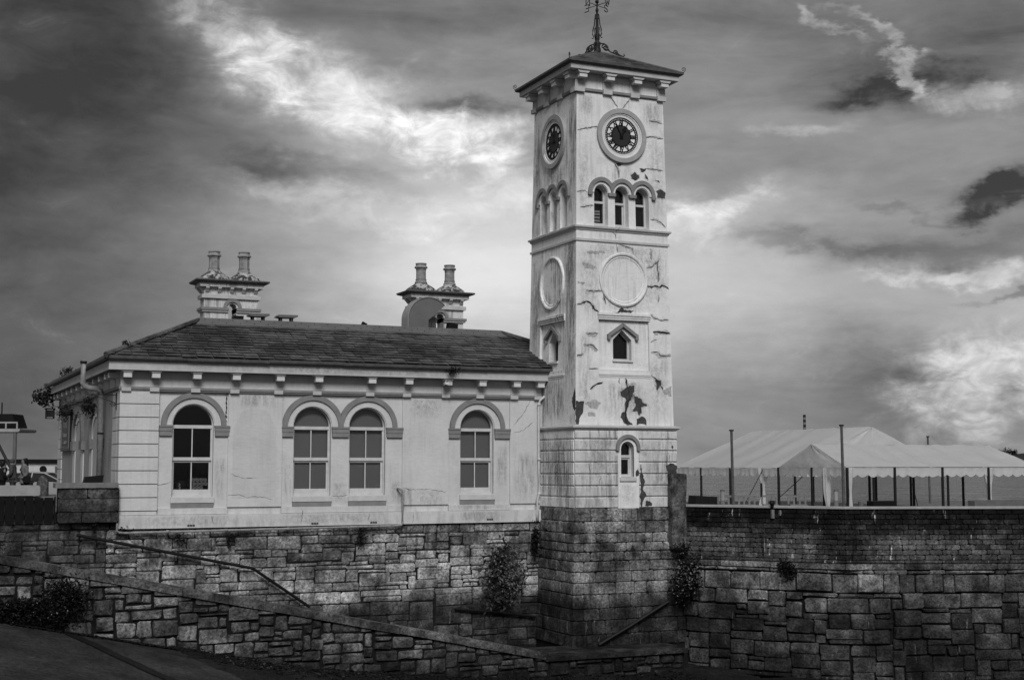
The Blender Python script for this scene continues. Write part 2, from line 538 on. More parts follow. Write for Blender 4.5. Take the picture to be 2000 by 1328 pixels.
class MB:
    def __init__(self):
        self.v = []
        self.f = []
        self.mi = []
        self.cur = 0

    def add(self, vs, fs):
        n = len(self.v)
        self.v += [tuple(p) for p in vs]
        for f in fs:
            self.f.append([i + n for i in f])
            self.mi.append(self.cur)
        return self

    def box(self, x0, x1, y0, y1, z0, z1):
        return self.add([(x0, y0, z0), (x1, y0, z0), (x1, y1, z0), (x0, y1, z0), (x0, y0, z1), (x1, y0, z1), (x1, y1, z1), (x0, y1, z1)],
                        [(0, 3, 2, 1), (4, 5, 6, 7), (0, 1, 5, 4), (1, 2, 6, 5), (2, 3, 7, 6), (3, 0, 4, 7)])

    def poly(self, pts, y0, y1):
        """polygon in x,z extruded in y"""
        n = len(pts)
        vs = [(x, y0, z) for x, z in pts] + [(x, y1, z) for x, z in pts]
        fs = [list(range(n)), list(range(2 * n - 1, n - 1, -1))]
        fs += [(i, i + n, (i + 1) % n + n, (i + 1) % n) for i in range(n)]
        return self.add(vs, fs)

    def arc(self, cx, cz, r0, r1, a0, a1, y0, y1, n=20, clamp=None):
        """annular sector extruded in y; clamp=(xmin,xmax) cuts it at vertical lines"""
        ring = []
        for i in range(n + 1):
            a = R(a0 + (a1 - a0) * i / n)
            c, s = math.cos(a), math.sin(a)
            ro = r1
            if clamp:
                if c > 1e-6 and clamp[1] is not None:
                    ro = min(ro, (clamp[1] - cx) / c)
                if c < -1e-6 and clamp[0] is not None:
                    ro = min(ro, (clamp[0] - cx) / c)
            if ro <= r0 + .002:
                continue
            ring.append(((cx + r0 * c, cz + r0 * s), (cx + ro * c, cz + ro * s)))
        k = len(ring)
        vs = []
        for (a, b) in ring:
            vs += [(a[0], y0, a[1]), (b[0], y0, b[1]), (b[0], y1, b[1]), (a[0], y1, a[1])]
        fs = []
        for i in range(k - 1):
            for j in range(4):
                fs.append((4 * i + j, 4 * i + (j + 1) % 4, 4 * i + 4 + (j + 1) % 4, 4 * i + 4 + j))
        if abs(a1 - a0) < 359.9:
            fs += [(3, 2, 1, 0), (4 * k - 4, 4 * k - 3, 4 * k - 2, 4 * k - 1)]
        return self.add(vs, fs)

    def tube(self, pts, r, n=8, cap=True):
        pts = [Vector(p) for p in pts]
        rs = r if isinstance(r, (list, tuple)) else [r] * len(pts)
        vs, fs = [], []
        up = Vector((0, 0, 1))
        for i, p in enumerate(pts):
            t = (pts[min(i + 1, len(pts) - 1)] - pts[max(i - 1, 0)]).normalized()
            a = t.cross(up)
            if a.length < .05:
                a = t.cross(Vector((0, 1, 0)))
            a.normalize()
            b = t.cross(a)
            for k in range(n):
                q = 2 * math.pi * k / n
                vs.append(p + (a * math.cos(q) + b * math.sin(q)) * rs[i])
        for i in range(len(pts) - 1):
            for k in range(n):
                fs.append((i * n + k, i * n + (k + 1) % n, i * n + n + (k + 1) % n, i * n + n + k))
        if cap:
            fs += [list(range(n))[::-1], list(range((len(pts) - 1) * n, len(pts) * n))]
        return self.add(vs, fs)

    def lathe(self, prof, cx, cy, n=16, rot=0.):
        vs, fs = [], []
        for r, z in prof:
            for k in range(n):
                q = 2 * math.pi * k / n + rot
                vs.append((cx + r * math.cos(q), cy + r * math.sin(q), z))
        for i in range(len(prof) - 1):
            for k in range(n):
                fs.append((i * n + k, i * n + (k + 1) % n, i * n + n + (k + 1) % n, i * n + n + k))
        fs += [list(range(n))[::-1], list(range((len(prof) - 1) * n, len(prof) * n))]
        return self.add(vs, fs)

    def rings(self, loops, close=True):
        """skin between successive loops of equal length"""
        n = len(loops[0])
        vs = [p for l in loops for p in l]
        fs = []
        for i in range(len(loops) - 1):
            for k in range(n if close else n - 1):
                fs.append((i * n + k, i * n + (k + 1) % n, i * n + n + (k + 1) % n, i * n + n + k))
        return self.add(vs, fs)

    def wall(self, x0, x1, z0, z1, y, ops):
        """flat wall face with openings; op: (xl, xr, zbottom, top outline left to right, depth)"""
        ops = sorted(ops, key=lambda o: o[0])
        q = lambda a, b, c, d: self.add([(a, y, c), (b, y, c), (b, y, d), (a, y, d)], [(0, 1, 2, 3)])
        x = x0
        for xl, xr, zb, top, dep in ops:
            if xl > x:
                q(x, xl, z0, z1)
            if zb > z0 + 1e-4:
                q(xl, xr, z0, zb)
            for (xa, za), (xb, zb2) in zip(top[:-1], top[1:]):
                if xb > xa + 1e-6:
                    self.add([(xa, y, za), (xb, y, zb2), (xb, y, z1), (xa, y, z1)], [(0, 1, 2, 3)])
            loop = [(xl, zb)] + list(top) + [(xr, zb)]
            vs = [(a, y, b) for a, b in loop] + [(a, y + dep, b) for a, b in loop]
            n = len(loop)
            self.add(vs, [(i, (i + 1) % n, (i + 1) % n + n, i + n) for i in range(n)])
            x = xr
        if x < x1:
            q(x, x1, z0, z1)
        return self

    def build(self, name, mat, parent=None, mp=None, smooth=False, merge=False, recalc=True):
        vs = [Vector(mp(p)) if mp else Vector(p) for p in self.v]
        c = Vector((0, 0, 0))
        for p in vs:
            c += p
        c /= max(1, len(vs))
        me = bpy.data.meshes.new(name)
        me.from_pydata([p - c for p in vs], [], self.f)
        for m in (mat if isinstance(mat, (list, tuple)) else [mat]):
            me.materials.append(M[m])
        if any(self.mi):
            me.polygons.foreach_set('material_index', self.mi)
        if recalc or merge:
            bm = bmesh.new()
            bm.from_mesh(me)
            if merge:
                bmesh.ops.remove_doubles(bm, verts=bm.verts, dist=.0005)
            bmesh.ops.recalc_face_normals(bm, faces=bm.faces)
            bm.to_mesh(me)
            bm.free()
        if smooth:
            me.polygons.foreach_set('use_smooth', [True] * len(me.polygons))
        me.update()
        o = bpy.data.objects.new(name, me)
        col.objects.link(o)
        return place(o, parent, c)


def arch_top(cx, r, zs, n=18):
    return [(cx - r * math.cos(math.pi * i / n), zs + r * math.sin(math.pi * i / n)) for i in range(n + 1)]


def noised(pts, step, amp, seed, closed=False):
    """subdivide an x,z outline and shake it"""
    rnd = random.Random(seed)
    out = []
    n = len(pts)
    for i in range(n if closed else n - 1):
        a, b = pts[i], pts[(i + 1) % n]
        L = math.hypot(b[0] - a[0], b[1] - a[1])
        k = max(1, int(L / step))
        for j in range(k):
            t = j / k
            s = amp if j else amp * .4
            out.append((a[0] + (b[0] - a[0]) * t + rnd.uniform(-s, s), a[1] + (b[1] - a[1]) * t + rnd.uniform(-s, s)))
    if not closed:
        out.append(pts[-1])
    return out


def stone(parent, mp, x0, x1, z0, z1, proud, mat, rnd, name='stone', jit=.03, clampf=None, ch=.035, back=.12, rough=.5):
    """one dressed block: uneven eight-sided outline, chamfered arris, slightly bulging face"""
    w, h = x1 - x0, z1 - z0
    j = lambda s=1: rnd.uniform(-jit, jit) * s
    cx_, cz_ = min(.3 * w, .09), min(.3 * h, .08)
    o = [(x0 + cx_ * rnd.random(), z0 + j(.5)), (x1 - cx_ * rnd.random(), z0 + j(.5)), (x1 + j(.5), z0 + cz_ * rnd.random()), (x1 + j(.5), z1 - cz_ * rnd.random()),
         (x1 - cx_ * rnd.random(), z1 + j(.5)), (x0 + cx_ * rnd.random(), z1 + j(.5)), (x0 + j(.5), z1 - cz_ * rnd.random()), (x0 + j(.5), z0 + cz_ * rnd.random())]
    if clampf:
        o = [(x, min(z, clampf(x))) for x, z in o]
    mx = sum(p[0] for p in o) / 8
    mz = sum(p[1] for p in o) / 8
    hh = max(p[1] for p in o) - min(p[1] for p in o)
    kx, kz = 1 - 2 * ch / max(w, .1), 1 - 2 * ch / max(hh, .1)
    kx, kz = max(kx, .5), max(kz, .4)
    p_ = [proud * (1 + rough * rnd.uniform(-.4, .4)) for _ in o]
    vs = [(x, back, z) for x, z in o] + [(x, -.25 * proud, z) for x, z in o] + [(mx + (x - mx) * kx, -q, mz + (z - mz) * kz) for (x, z), q in zip(o, p_)]
    vs.append((mx + rnd.uniform(-.2, .2) * w, -proud * (1 + rough * rnd.uniform(.1, .9)), mz + rnd.uniform(-.2, .2) * hh))
    fs = []
    for i in range(8):
        k = (i + 1) % 8
        fs += [(i, k, k + 8, i + 8), (i + 8, k + 8, k + 16, i + 16), (i + 16, k + 16, 24)]
    mb = MB().add(vs, fs)
    return mb.build(name, mat, parent, mp, recalc=False)


def pack(parent, mp, x0, x1, zt, zb, cell, wmax, hw, mat, seed, proud=.05, joint=.02, jit=.03, clampf=None, floorf=None, wob=.05, wmin=2):
    """random rubble: blocks of uneven size fitted together without running joints, each an object of its own"""
    rnd = random.Random(seed)
    cx, cz = cell
    nx, nz = max(1, round((x1 - x0) / cx)), max(1, round((zt - zb) / cz))
    cx, cz = (x1 - x0) / nx, (zt - zb) / nz
    used = [[False] * nx for _ in range(nz)]

    def zed(x, k):
        if k in (0, nz):
            return zt - k * cz
        return zt - k * cz + wob * noise.noise(Vector((x * .8 + seed, k * 1.7, seed)))

    def ex(i, k):
        if i in (0, nx):
            return x0 + i * cx
        return x0 + i * cx + cx * .55 * noise.noise(Vector((i * 3.1, k * 2.3, seed + .5)))
    for k in range(nz):
        for i in range(nx):
            if used[k][i]:
                continue
            h = rnd.choices(range(1, len(hw) + 1), hw)[0]
            h = min(h, nz - k)
            w = rnd.randint(wmin, wmax)
            w = max(w, math.ceil(h * cz / cx * (.85 if rnd.random() < .25 else 1.25)))
            free = 0
            while i + free < nx and free < w and not used[k][i + free]:
                free += 1
            if i + free < nx and not used[k][i + free] and (i + free + 1 >= nx or used[k][i + free + 1]):
                free += 1
            w = free
            hh = h
            while hh > 1 and any(used[k + d][i + e] for d in range(hh) for e in range(w)):
                hh -= 1
            if w == 1 and hh < 2 and k + 1 < nz and not used[k + 1][i]:
                hh = 2
            for d in range(hh):
                for e in range(w):
                    used[k + d][i + e] = True
            xa, xb = ex(i, k), ex(i + w, k)
            xm = (xa + xb) / 2
            za, zb_ = zed(xm, k + hh), zed(xm, k)
            if clampf and za > clampf(xm) - .07:
                continue
            if floorf and zb_ < floorf(xm):
                continue
            stone(parent, mp, xa + joint / 2, xb - joint / 2, za + joint / 2, zb_ - joint / 2, proud * rnd.uniform(.3, 1.45), mat, rnd, 'stone', jit, clampf, rnd.uniform(.02, .045))


def rubble(parent, mp, x0, x1, zt, zb, hts, wr, mat, seed, proud=.05, clampf=None, floorf=None, joint=.022, jit=.03, split=.16, start=None, name='stone', limit=10**9):
    """coursed rubble between two levels, each stone an object of its own"""
    rnd = random.Random(seed)
    z = zt
    count = 0
    row = 0
    while z > zb + .05:
        h = hts[row % len(hts)] if isinstance(hts, list) else rnd.uniform(*hts)
        h = min(h, z - zb) if z - h > zb + .12 else z - zb
        x = x0 - (rnd.uniform(0, .3) if start is None else 0)
        while x < x1 - .05:
            w = rnd.uniform(*wr) * (1 if rnd.random() > .15 else .55)
            if x + w > x1 - .22:
                w = x1 - x
            xa = max(x, x0)
            xm = (xa + x + w) / 2
            top = clampf(xm) if clampf else 1e9
            flo = floorf(xm) if floorf else -1e9
            if z - h < top - .07 and z > flo and x + w - xa > .06:
                dz = rnd.uniform(-.025, .025)
                sp = rnd.random() < split and h > .3 and w > .3
                lv = [(z - h + dz, z + dz * .3)]
                if sp:
                    c = z - h * rnd.uniform(.35, .65)
                    lv = [(z - h + dz, c - joint / 2), (c + joint / 2, z + dz * .3)]
                for a, b in lv:
                    stone(parent, mp, xa + joint / 2, x + w - joint / 2, a + joint / 2, b - joint / 2, proud * rnd.uniform(.5, 1.35), mat, rnd, name, jit, clampf)
                    count += 1
            x += w
        z -= h
        row += 1
    return count


def leaves(mb, c, rad, n, size, rnd, shape=1.0, hang=0.):
    """scatter small bent leaf faces through an ellipsoid, denser towards lumps"""
    lumps = [Vector((rnd.uniform(-1, 1), rnd.uniform(-1, 1), rnd.uniform(-1, 1))).normalized() * rnd.uniform(.25, .8) for _ in range(9)]
    for _ in range(n):
        l = rnd.choice(lumps)
        p = l + Vector((rnd.gauss(0, .3), rnd.gauss(0, .3), rnd.gauss(0, .3)))
        p = Vector((p.x * rad[0], p.y * rad[1], p.z * rad[2] - hang * (p.x * p.x + p.y * p.y) * rad[2])) + Vector(c)
        d = Vector((rnd.gauss(0, 1), rnd.gauss(0, 1) - .5, rnd.gauss(0, 1) + .2)).normalized()
        u = d.cross(Vector((rnd.gauss(0, 1), rnd.gauss(0, 1), rnd.gauss(0, 1)))).normalized()
        s = size * rnd.uniform(.6, 1.4)
        a = p - d * s
        b = p + d * s
        mb.add([a, p + u * s * .42 + Vector((0, 0, s * .15)), b, p - u * s * .42 + Vector((0, 0, s * .15))], [(0, 1, 2, 3)])
    return mb


def plant(name, label, cat, c, rad, n, size, seed, root, flowers=0, dark=False, hang=0., group=None, stems=5):
    rnd = random.Random(seed)
    t = thing(name, label, cat, root, group)
    leaves(MB(), c, rad, n, size, rnd, 1, hang).build('foliage', 'leaf_dark' if dark else 'leaf', t, recalc=False)['kind'] = 'stuff'
    mb = MB()
    for i in range(stems):
        e = Vector(c) + Vector((rnd.uniform(-.7, .7) * rad[0], rnd.uniform(-.7, .7) * rad[1], rnd.uniform(-.2, .9) * rad[2]))
        m_ = (Vector(root) * .55 + e * .45) + Vector((rnd.uniform(-.1, .1), 0, .02))
        mb.tube([root, m_, e], [.018, .012, .006], 5)
    mb.build('stem', 'stem', t)
    if flowers:
        leaves(MB(), Vector(c) + Vector((0, -rad[1] * .55, .03)), (rad[0] * .95, rad[1] * .8, rad[2] * .95), flowers, size * .62, rnd).build('flower_heads', 'flower', t, recalc=False)['kind'] = 'stuff'
    return t

# ------------------------------------------------------------------ setting
def pw(x, pts):
    if x <= pts[0][0]:
        return pts[0][1] + (x - pts[0][0]) * (pts[1][1] - pts[0][1]) / (pts[1][0] - pts[0][0])
    for (a, b), (c, d) in zip(pts[:-1], pts[1:]):
        if x <= c:
            return b + (d - b) * (x - a) / (c - a)
    return pts[-1][1]


def prism_xy(pts, z0, z1):
    mb = MB()
    n = len(pts)
    mb.add([(x, y, z0) for x, y in pts] + [(x, y, z1) for x, y in pts],
           [list(range(n))[::-1], list(range(n, 2 * n))] + [(i, (i + 1) % n, (i + 1) % n + n, i + n) for i in range(n)])
    return mb


def grid(name, mat, xs, ys, zf, kind='structure'):
    vs = [(x, y, zf(x, y)) for y in ys for x in xs]
    n = len(xs)
    fs = [(j * n + i, j * n + i + 1, j * n + n + i + 1, j * n + n + i) for j in range(len(ys) - 1) for i in range(n - 1)]
    o = MB().add(vs, fs).build(name, mat, smooth=True, recalc=False)
    return tag(o, kind=kind)


def frange(a, b, s):
    n = max(1, int(round((b - a) / s)))
    return [a + (b - a) * i / n for i in range(n + 1)]


SEA = -5.3
o = MB().add([(-9000, -9000, SEA), (9000, -9000, SEA), (9000, 9000, SEA), (-9000, 9000, SEA)], [(0, 1, 2, 3)]).build('sea', 'sea', recalc=False)
tag(o, kind='structure')

SLIP = [(-3.8, -2.3), (1.9, -3.47), (5, -4.1), (10, -4.72), (16, -5.0), (40, -5.2)]


def slip_z(x, y):
    return min(-1.3, -2.3 - .205 * (x + 3.8)) + .02 * noise.noise(Vector((x * .6, y * .6, 0)))


def bed_z(x, y):
    nx = noise.noise(Vector((x * .5, y * .5, 3)))
    e = x - .35 * nx + (y + 4.6) * .11
    base = pw(x, SLIP)
    return base + (.05 if e > 1.2 else -.25 + .3 * max(0, (e - .2))) + .09 * noise.noise(Vector((x * 2.2, y * 2.2, 1))) + .05 * noise.noise(Vector((x * 6, y * 6, 1)))


grid('slipway', 'slip', frange(-34, 7, .5), frange(-50, -4.5, .6), slip_z)
grid('harbour_bed', 'bed', frange(-3, 20, .16), frange(-16, -2.4, .16), bed_z)
grid('harbour_bed', 'bed', frange(20, 60, 1), frange(-50, -6, 1), lambda x, y: -5.15 + .08 * noise.noise(Vector((x, y, 0))))
grid('harbour_bed', 'bed', frange(5, 20, 1), frange(-50, -16, 1), lambda x, y: -5.0 + .08 * noise.noise(Vector((x, y, 0))))
mb = MB()
pth = [(-1.95, -5.0), (-1.66, -6.6), (-1.15, -9.7), (-.6, -12.8), (0.1, -17)]
for (xa, ya), (xb, yb) in zip(pth[:-1], pth[1:]):
    for k in range(6):
        t0, t1 = k / 6, (k + 1) / 6
        P = []
        for t_, s in ((t0, -1), (t0, 1), (t1, 1), (t1, -1)):
            x, y = xa + (xb - xa) * t_ + s * .2, ya + (yb - ya) * t_
            P.append((x, y, slip_z(x, y) + .025))
        mb.add(P, [(0, 1, 2, 3)])
tag(mb.build('slipway_channel', 'slip_dark', recalc=False), kind='structure')

tag(prism_xy([(-40, .35), (.02, .35), (.02, 17.4), (0.02, 80), (-40, 80)], -6, .55).build('quay_pavement', 'paving'), kind='structure')
tag(prism_xy([(17.9, 1.5), (19.5, -2.2), (23.2, -6.95), (31, -9.9), (50, -15), (50, 22), (17.9, 22)], -6, -.02).build('promenade', 'paving'), kind='structure')


def far(azd, dist, z):
    a = R(azd)
    return (cam.location.x + math.sin(a) * dist, cam.location.y + math.cos(a) * dist, z)


# far headland across the water
mb = MB()
rows = [[], [], [], []]
for i in range(61):
    azd = 28 + 24 * i / 60
    top = pw(azd, [(28, -2.0), (34, -1.5), (41, 1.5), (42.6, 4), (43.6, 13), (44.6, 15.5), (46, 18), (52, 24)]) + 2.2 * noise.noise(Vector((azd * 1.3, 0, 0)))
    rows[0].append(far(azd, 1500, SEA - .5))
    rows[1].append(far(azd, 1530, SEA + (top - SEA) * .45))
    rows[2].append(far(azd, 1640, top))
    rows[3].append(far(azd, 2300, SEA - 2))
mb.rings(rows, False)
tag(mb.build('far_hill', 'hill', smooth=True, recalc=False), kind='structure')
rnd = random.Random(5)
for azd, hh in ((43.55, 6), (43.75, 9), (44.05, 7), (44.7, 6)):
    p = far(azd, 1640, 12)
    t = thing('hill_tree', {43.55: 'small dark tree low on the far headland slope', 43.75: 'tallest dark round tree on the skyline of far headland', 44.05: 'dark tree right beside the tallest one on far headland', 44.7: 'rightmost dark tree on the far headland skyline'}[azd], 'tree', p, 'trees on the far headland')
    leaves(MB(), (p[0], p[1], p[2] + hh * .55), (hh * .9, hh * .9, hh * .5), 260, .9, rnd).build('crown', 'leaf_dark', t, recalc=False)
    MB().tube([(p[0], p[1], p[2] - 2), (p[0], p[1], p[2] + hh * .6)], [.5, .25], 6).build('trunk', 'stem', t)

# ------------------------------------------------------------------ quay wall under the building
ident = lambda p: p
qw = thing('quay_wall', 'rough coursed stone quay wall beneath the white building', 'wall', (5, 0, -4.4))
MB().box(-6.5, 14.98, .02, .6, -5.3, -.01).build('mortar_core', 'mortar_grey', qw)
qm = lambda p: (p[0], p[1] + .02, p[2])
rubble(qw, qm, -4.7, -.35, -.03, -.33, [.3], (.5, 1.1), 'stone_pier', 15, proud=.03, joint=.02, split=0)  # left end in darker stone: algae, plus vignette put into the colour
rubble(qw, qm, -.35, 14.95, -.03, -.33, [.3], (.5, 1.1), 'stone', 11, proud=.03, joint=.02, split=0)
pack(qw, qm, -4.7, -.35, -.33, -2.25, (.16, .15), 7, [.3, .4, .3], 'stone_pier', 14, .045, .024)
pack(qw, qm, -.35, 14.95, -.33, -2.25, (.16, .15), 7, [.4, .36, .24], 'stone', 12, .045, .024)
pack(qw, qm, 2.0, 14.95, -2.25, -4.4, (.24, .22), 6, [.3, .6, .1], 'stone', 13, .045, .026, floorf=lambda x: -.44 - .2128 * (x + 3.85) - .9)
MB().box(-6.5, -1.95, .02, .6, -.008, .2).build('upper_core', 'mortar', qw)
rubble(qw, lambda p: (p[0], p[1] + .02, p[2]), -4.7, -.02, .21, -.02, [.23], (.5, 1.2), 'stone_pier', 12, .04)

# stone pier with cap at the left corner of the building
pr = thing('stone_pier', 'squat dark stone pier with slab cap at the building corner', 'pier', (-1, -.2, .2))
MB().box(-1.86, -.02, -.22, .34, .215, 1.31).build('core', 'mortar', pr)
rndp = random.Random(3)
zz = .22
for h in (.34, .42, .34):
    xs = [-1.9, -1.9 + rndp.uniform(.6, 1.2), .0] if h != .42 else [-1.9, .0]
    for a, b in zip(xs[:-1], xs[1:]):
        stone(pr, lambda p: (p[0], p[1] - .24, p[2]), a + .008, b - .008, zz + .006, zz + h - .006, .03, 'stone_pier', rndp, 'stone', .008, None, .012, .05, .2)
    zz += h
MB().box(-1.98, -.06, -.34, .4, 1.325, 1.48).build('cap_slab', 'concrete', pr)
# the fence of tarred boards left of it
fe = thing('board_fence', 'low fence of black tarred boards left of the stone pier', 'fence', (-4, -.1, .22))
rndp = random.Random(4)
x = -6.4
while x < -1.98:
    w = .27 + rndp.uniform(-.02, .02)
    MB().box(x, min(x + w, -1.94), -.12 - rndp.uniform(0, .03), -.06, .24 + rndp.uniform(0, .04), 1.04 + rndp.uniform(-.03, .03)).build('board', 'timber_dark', fe)
    x += w + .025
MB().box(-6.4, -1.95, -.05, .02, .4, .5).build('rail', 'timber_dark', fe)
MB().box(-6.4, -1.95, -.05, .02, .85, .95).build('rail', 'timber_dark', fe)
MB().box(-6.4, -1.95, .02, .30, .21, 1.06).build('kerb_wall', 'concrete', fe)
cb = MB().poly([(-6.6, 1.09), (-2.46, 1.09), (-2.41, 1.13), (-2.41, 1.36), (-2.47, 1.41), (-6.6, 1.41)], -.1, .34).build('concrete_beam', 'concrete_light')
tag(cb, 'pale concrete beam with rounded end lying along the board fence', 'beam')

# ------------------------------------------------------------------ sloping ramp wall with coping
rw = thing('ramp_wall', 'sloping rubble wall with smooth coping running down to the landing', 'wall', (4, -4.6, -4))
CT = lambda x: -.44 - .2128 * (x + 3.85) if x < 13.1 else -4.10
core = [(-6.5, -5.6), (18.25, -5.6), (18.25, -4.33), (13.0, -4.33)] + [(x, CT(x) - .24) for x in (12.9, 5, -3.85, -6.5)]
MB().poly(core, -4.55, -4.15).build('mortar_core', 'mortar', rw)
pack(rw, lambda p: (p[0], p[1] - 4.56, p[2]), -6.4, 18.2, -.2, -5.3, (.15, .16), 6, [.25, .6, .15], 'stone_ramp', 21, .06, .05, .05,
     lambda x: CT(x) - .25, lambda x: pw(x, SLIP) - .1, .07)
rndp = random.Random(9)
x = -6.5
while x < 13.0:
    L = rndp.uniform(1.6, 2.9)
    x1 = min(x + L, 13.12)
    t = rndp.uniform(-.012, .012)
    pts = [(x + .006, CT(x) - .235 + t), (x1 - .006, CT(x1) - .235 + t), (x1 - .006, CT(x1) - .03 + t), (x1 - .05, CT(x1 - .05) + t), (x + .05, CT(x + .05) + t), (x + .006, CT(x) - .03 + t)]
    MB().poly(pts, -4.68 + rndp.uniform(-.01, .01), -4.12).build('coping_stone', 'coping', rw)
    x = x1
# steps behind the ramp wall
mb = MB()
for k in range(22):
    xa = -6.0 + k * .86
    mb.box(xa, xa + .86, -4.14, .01, -5.6, -.95 - k * .155)
tag(mb.build('quay_steps', 'concrete'), kind='structure')
ld = MB().poly([(12.96, -4.31), (18.3, -4.31), (18.32, -4.16), (13.14, -4.16)], -4.72, -2.4)
tag(ld.build('landing', 'coping'), kind='structure')
pk = MB().tube([(15.7, -3.15, -4.1), (16.9, -3.12, -3.55), (18.5, -3.1, -2.75)], .06, 6)
tag(pk.build('leaning_pole', 'black'), 'dark pole leaning across the foot of the tower base', 'pole')
pi = MB().tube([(11.6, -.12, -3.0), (13.2, -.13, -3.18), (14.72, -.14, -3.4)], .05, 6)
tag(pi.build('drain_pipe', 'black'), 'dark sagging pipe on the quay wall beside the tower foot', 'pipe')
# rails
hr = MB().tube([(-1.29, -.22, -.15), (1.5, -.22, -.75), (4.35, -.22, -1.36), (6.3, -.22, -2.7)], .05, 8)
for q in ((-1.2, -.14), (1.5, -.75), (4.35, -1.36)):
    hr.tube([(q[0], .03, q[1] - .05), (q[0], -.22, q[1])], .02, 6)
tag(hr.build('handrail', 'black'), 'dark iron handrail fixed to the quay wall above the steps', 'handrail')

# ------------------------------------------------------------------ harbour wall on the right
A0, K0, E0 = Vector((19.25, -2.55)), Vector((22.95, -7.35)), Vector((31.5, -10.6))
d1, d2 = (K0 - A0).normalized(), (E0 - K0).normalized()
L1 = (K0 - A0).length


def path(s, off, rr):
    """point on the wall line, corner rounded over tangent length rr; off<0 is outwards"""
    def base(s):
        if rr > 0 and L1 - rr < s < L1 + rr:
            u = (s - (L1 - rr)) / (2 * rr)
            a, b, c = K0 - d1 * rr, K0, K0 + d2 * rr
            return a * (1 - u) ** 2 + b * 2 * u * (1 - u) + c * u * u
        return A0 + d1 * s if s <= L1 else K0 + d2 * (s - L1)
    p = base(s)
    tg = (base(s + .02) - base(s - .02)).normalized()
    nrm = Vector((tg.y, -tg.x))      # to the right of travel: seaward side towards camera
    return p - nrm * off


def mpath(rr, batter=0., extra=0.):
    def f(p):
        q = path(p[0], p[1] - extra - batter * max(0, -1.45 - p[2]), rr)
        return (q.x, q.y, p[2])
    return f


hw = thing('harbour_wall', 'dark harbour wall right of the tower, brick above large stones', 'wall', (23, -7, -4))
SE = 15.2


def ribbon(z0, z1, off, rr, step=.35, bat=0):
    mb = MB()
    f = mpath(rr, bat)
    ss = frange(-.9, SE, step)
    lo = [[(f((s, off, z))[0], f((s, off, z))[1], z) for s in ss] for z in (z0, z1)]
    mb.rings(lo, False)
    return mb


ribbon(-5.4, -1.4, .04, 1.3, .35, .05).build('stone_core', 'mortar', hw)
ribbon(-1.5, .6, .03, 0).build('brick_core', 'mortar', hw)
rndb = random.Random(31)
f0 = mpath(0)
z = .545
row = 0
rest = MB()
while z > -1.12:
    h = .172
    for (sa, sb) in ((-.35, L1), (L1, SE)):
        x = sa - (.22 if row % 2 else 0)
        while x < sb - .02:
            w = rndb.uniform(.44, .6)
            xa, xb = max(x, sa), min(x + w, sb)
            if sb - xb < .1:
                xb = sb
            if xb - xa > .05:
                stone(hw, f0, xa + (.008 if xa > sa else 0), xb - (.008 if xb < sb else 0), z - h + .008, z - .008, .022 * rndb.uniform(.6, 1.3), 'brick', rndb, 'brick', .008, None, .008, .03, .3)
            x = xb if xb == sb else x + w
    z -= h
    row += 1
for (sa, sb) in ((-.35, L1), (L1, SE)):
    x = sa
    while x < sb - .02:
        w = rndb.uniform(1.2, 2.4)
        xb = sb if x + w > sb - .5 else x + w
        stone(hw, mpath(0, 0, .05), x, xb - .01, -1.28, -1.18, .03, 'brick', rndb, 'ledge_stone', .01, None, .012, .05, .3)
        stone(hw, mpath(0, 0, .02), x + .0, xb - .01, -1.5, -1.29, .03, 'stone_right', rndb, 'ledge_stone', .012, None, .015, .05, .3)
        x = xb
ss = frange(-.3, SE, .5)
lo = []
for off, zc in ((-.07, .555), (-.07, .618), (-.055, .63), (.45, .63), (.45, .555)):
    lo.append([(path(s, off, 0).x, path(s, off, 0).y, zc) for s in ss + [L1]])
for l in lo:
    l.sort(key=lambda p: p[0])
cp = MB()
cp.rings(lo, False)
cp.build('coping', 'concrete_light', hw, recalc=False)
hm_ = mpath(1.3, .05, .02)
rubble(hw, hm_, -.8, SE - .05, -1.51, -2.28, [.14, .63], (.45, 1.3), 'stone_right', 41, proud=.06, joint=.03, jit=.045, split=.06)
pack(hw, hm_, -.8, SE - .05, -2.28, -5.2, (.2, .17), 7, [.16, .22, .62], 'stone_right', 42, .065, .034, .05, wob=.09)
rndp = random.Random(77)
MB().poly(noised([(18.7, -.9), (19.25, -.9), (19.3, 1.73), (18.68, 1.74)], .25, .02, 5, True), -3.12, -2.84).build('gate_post', 'stone_pier')
tag(bpy.data.objects['gate_post'], 'dark weathered upright post where harbour wall meets the tower', 'post')

# ------------------------------------------------------------------ the long white building
bd = thing('harbour_building', 'long low white rendered building with slate roof and arched windows', 'building', (8, 0, 0))
WY = .06                                   # plane of the window bays, pilasters stand at 0
SPR = 3.35
WIN = [(1.68, 3.03), (5.74, 7.06), (7.71, 9.03), (11.85, 13.15)]
ops = []
for xl, xr in WIN:
    c, r = (xl + xr) / 2, (xr - xl) / 2
    ops.append((xl, xr, 1.0, arch_top(c, r, SPR), .3))
w = MB().wall(0.0, 15.6, 0.0, 5.2, WY, ops)
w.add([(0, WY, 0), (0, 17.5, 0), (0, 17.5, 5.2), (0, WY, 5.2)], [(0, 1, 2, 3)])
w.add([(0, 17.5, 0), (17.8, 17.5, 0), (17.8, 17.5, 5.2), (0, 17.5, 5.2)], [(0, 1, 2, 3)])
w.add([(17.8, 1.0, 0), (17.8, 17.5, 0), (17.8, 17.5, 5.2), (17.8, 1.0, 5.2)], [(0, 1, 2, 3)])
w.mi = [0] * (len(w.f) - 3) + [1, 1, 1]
w.build('wall', ['plaster', 'plaster_end'], bd, recalc=False)
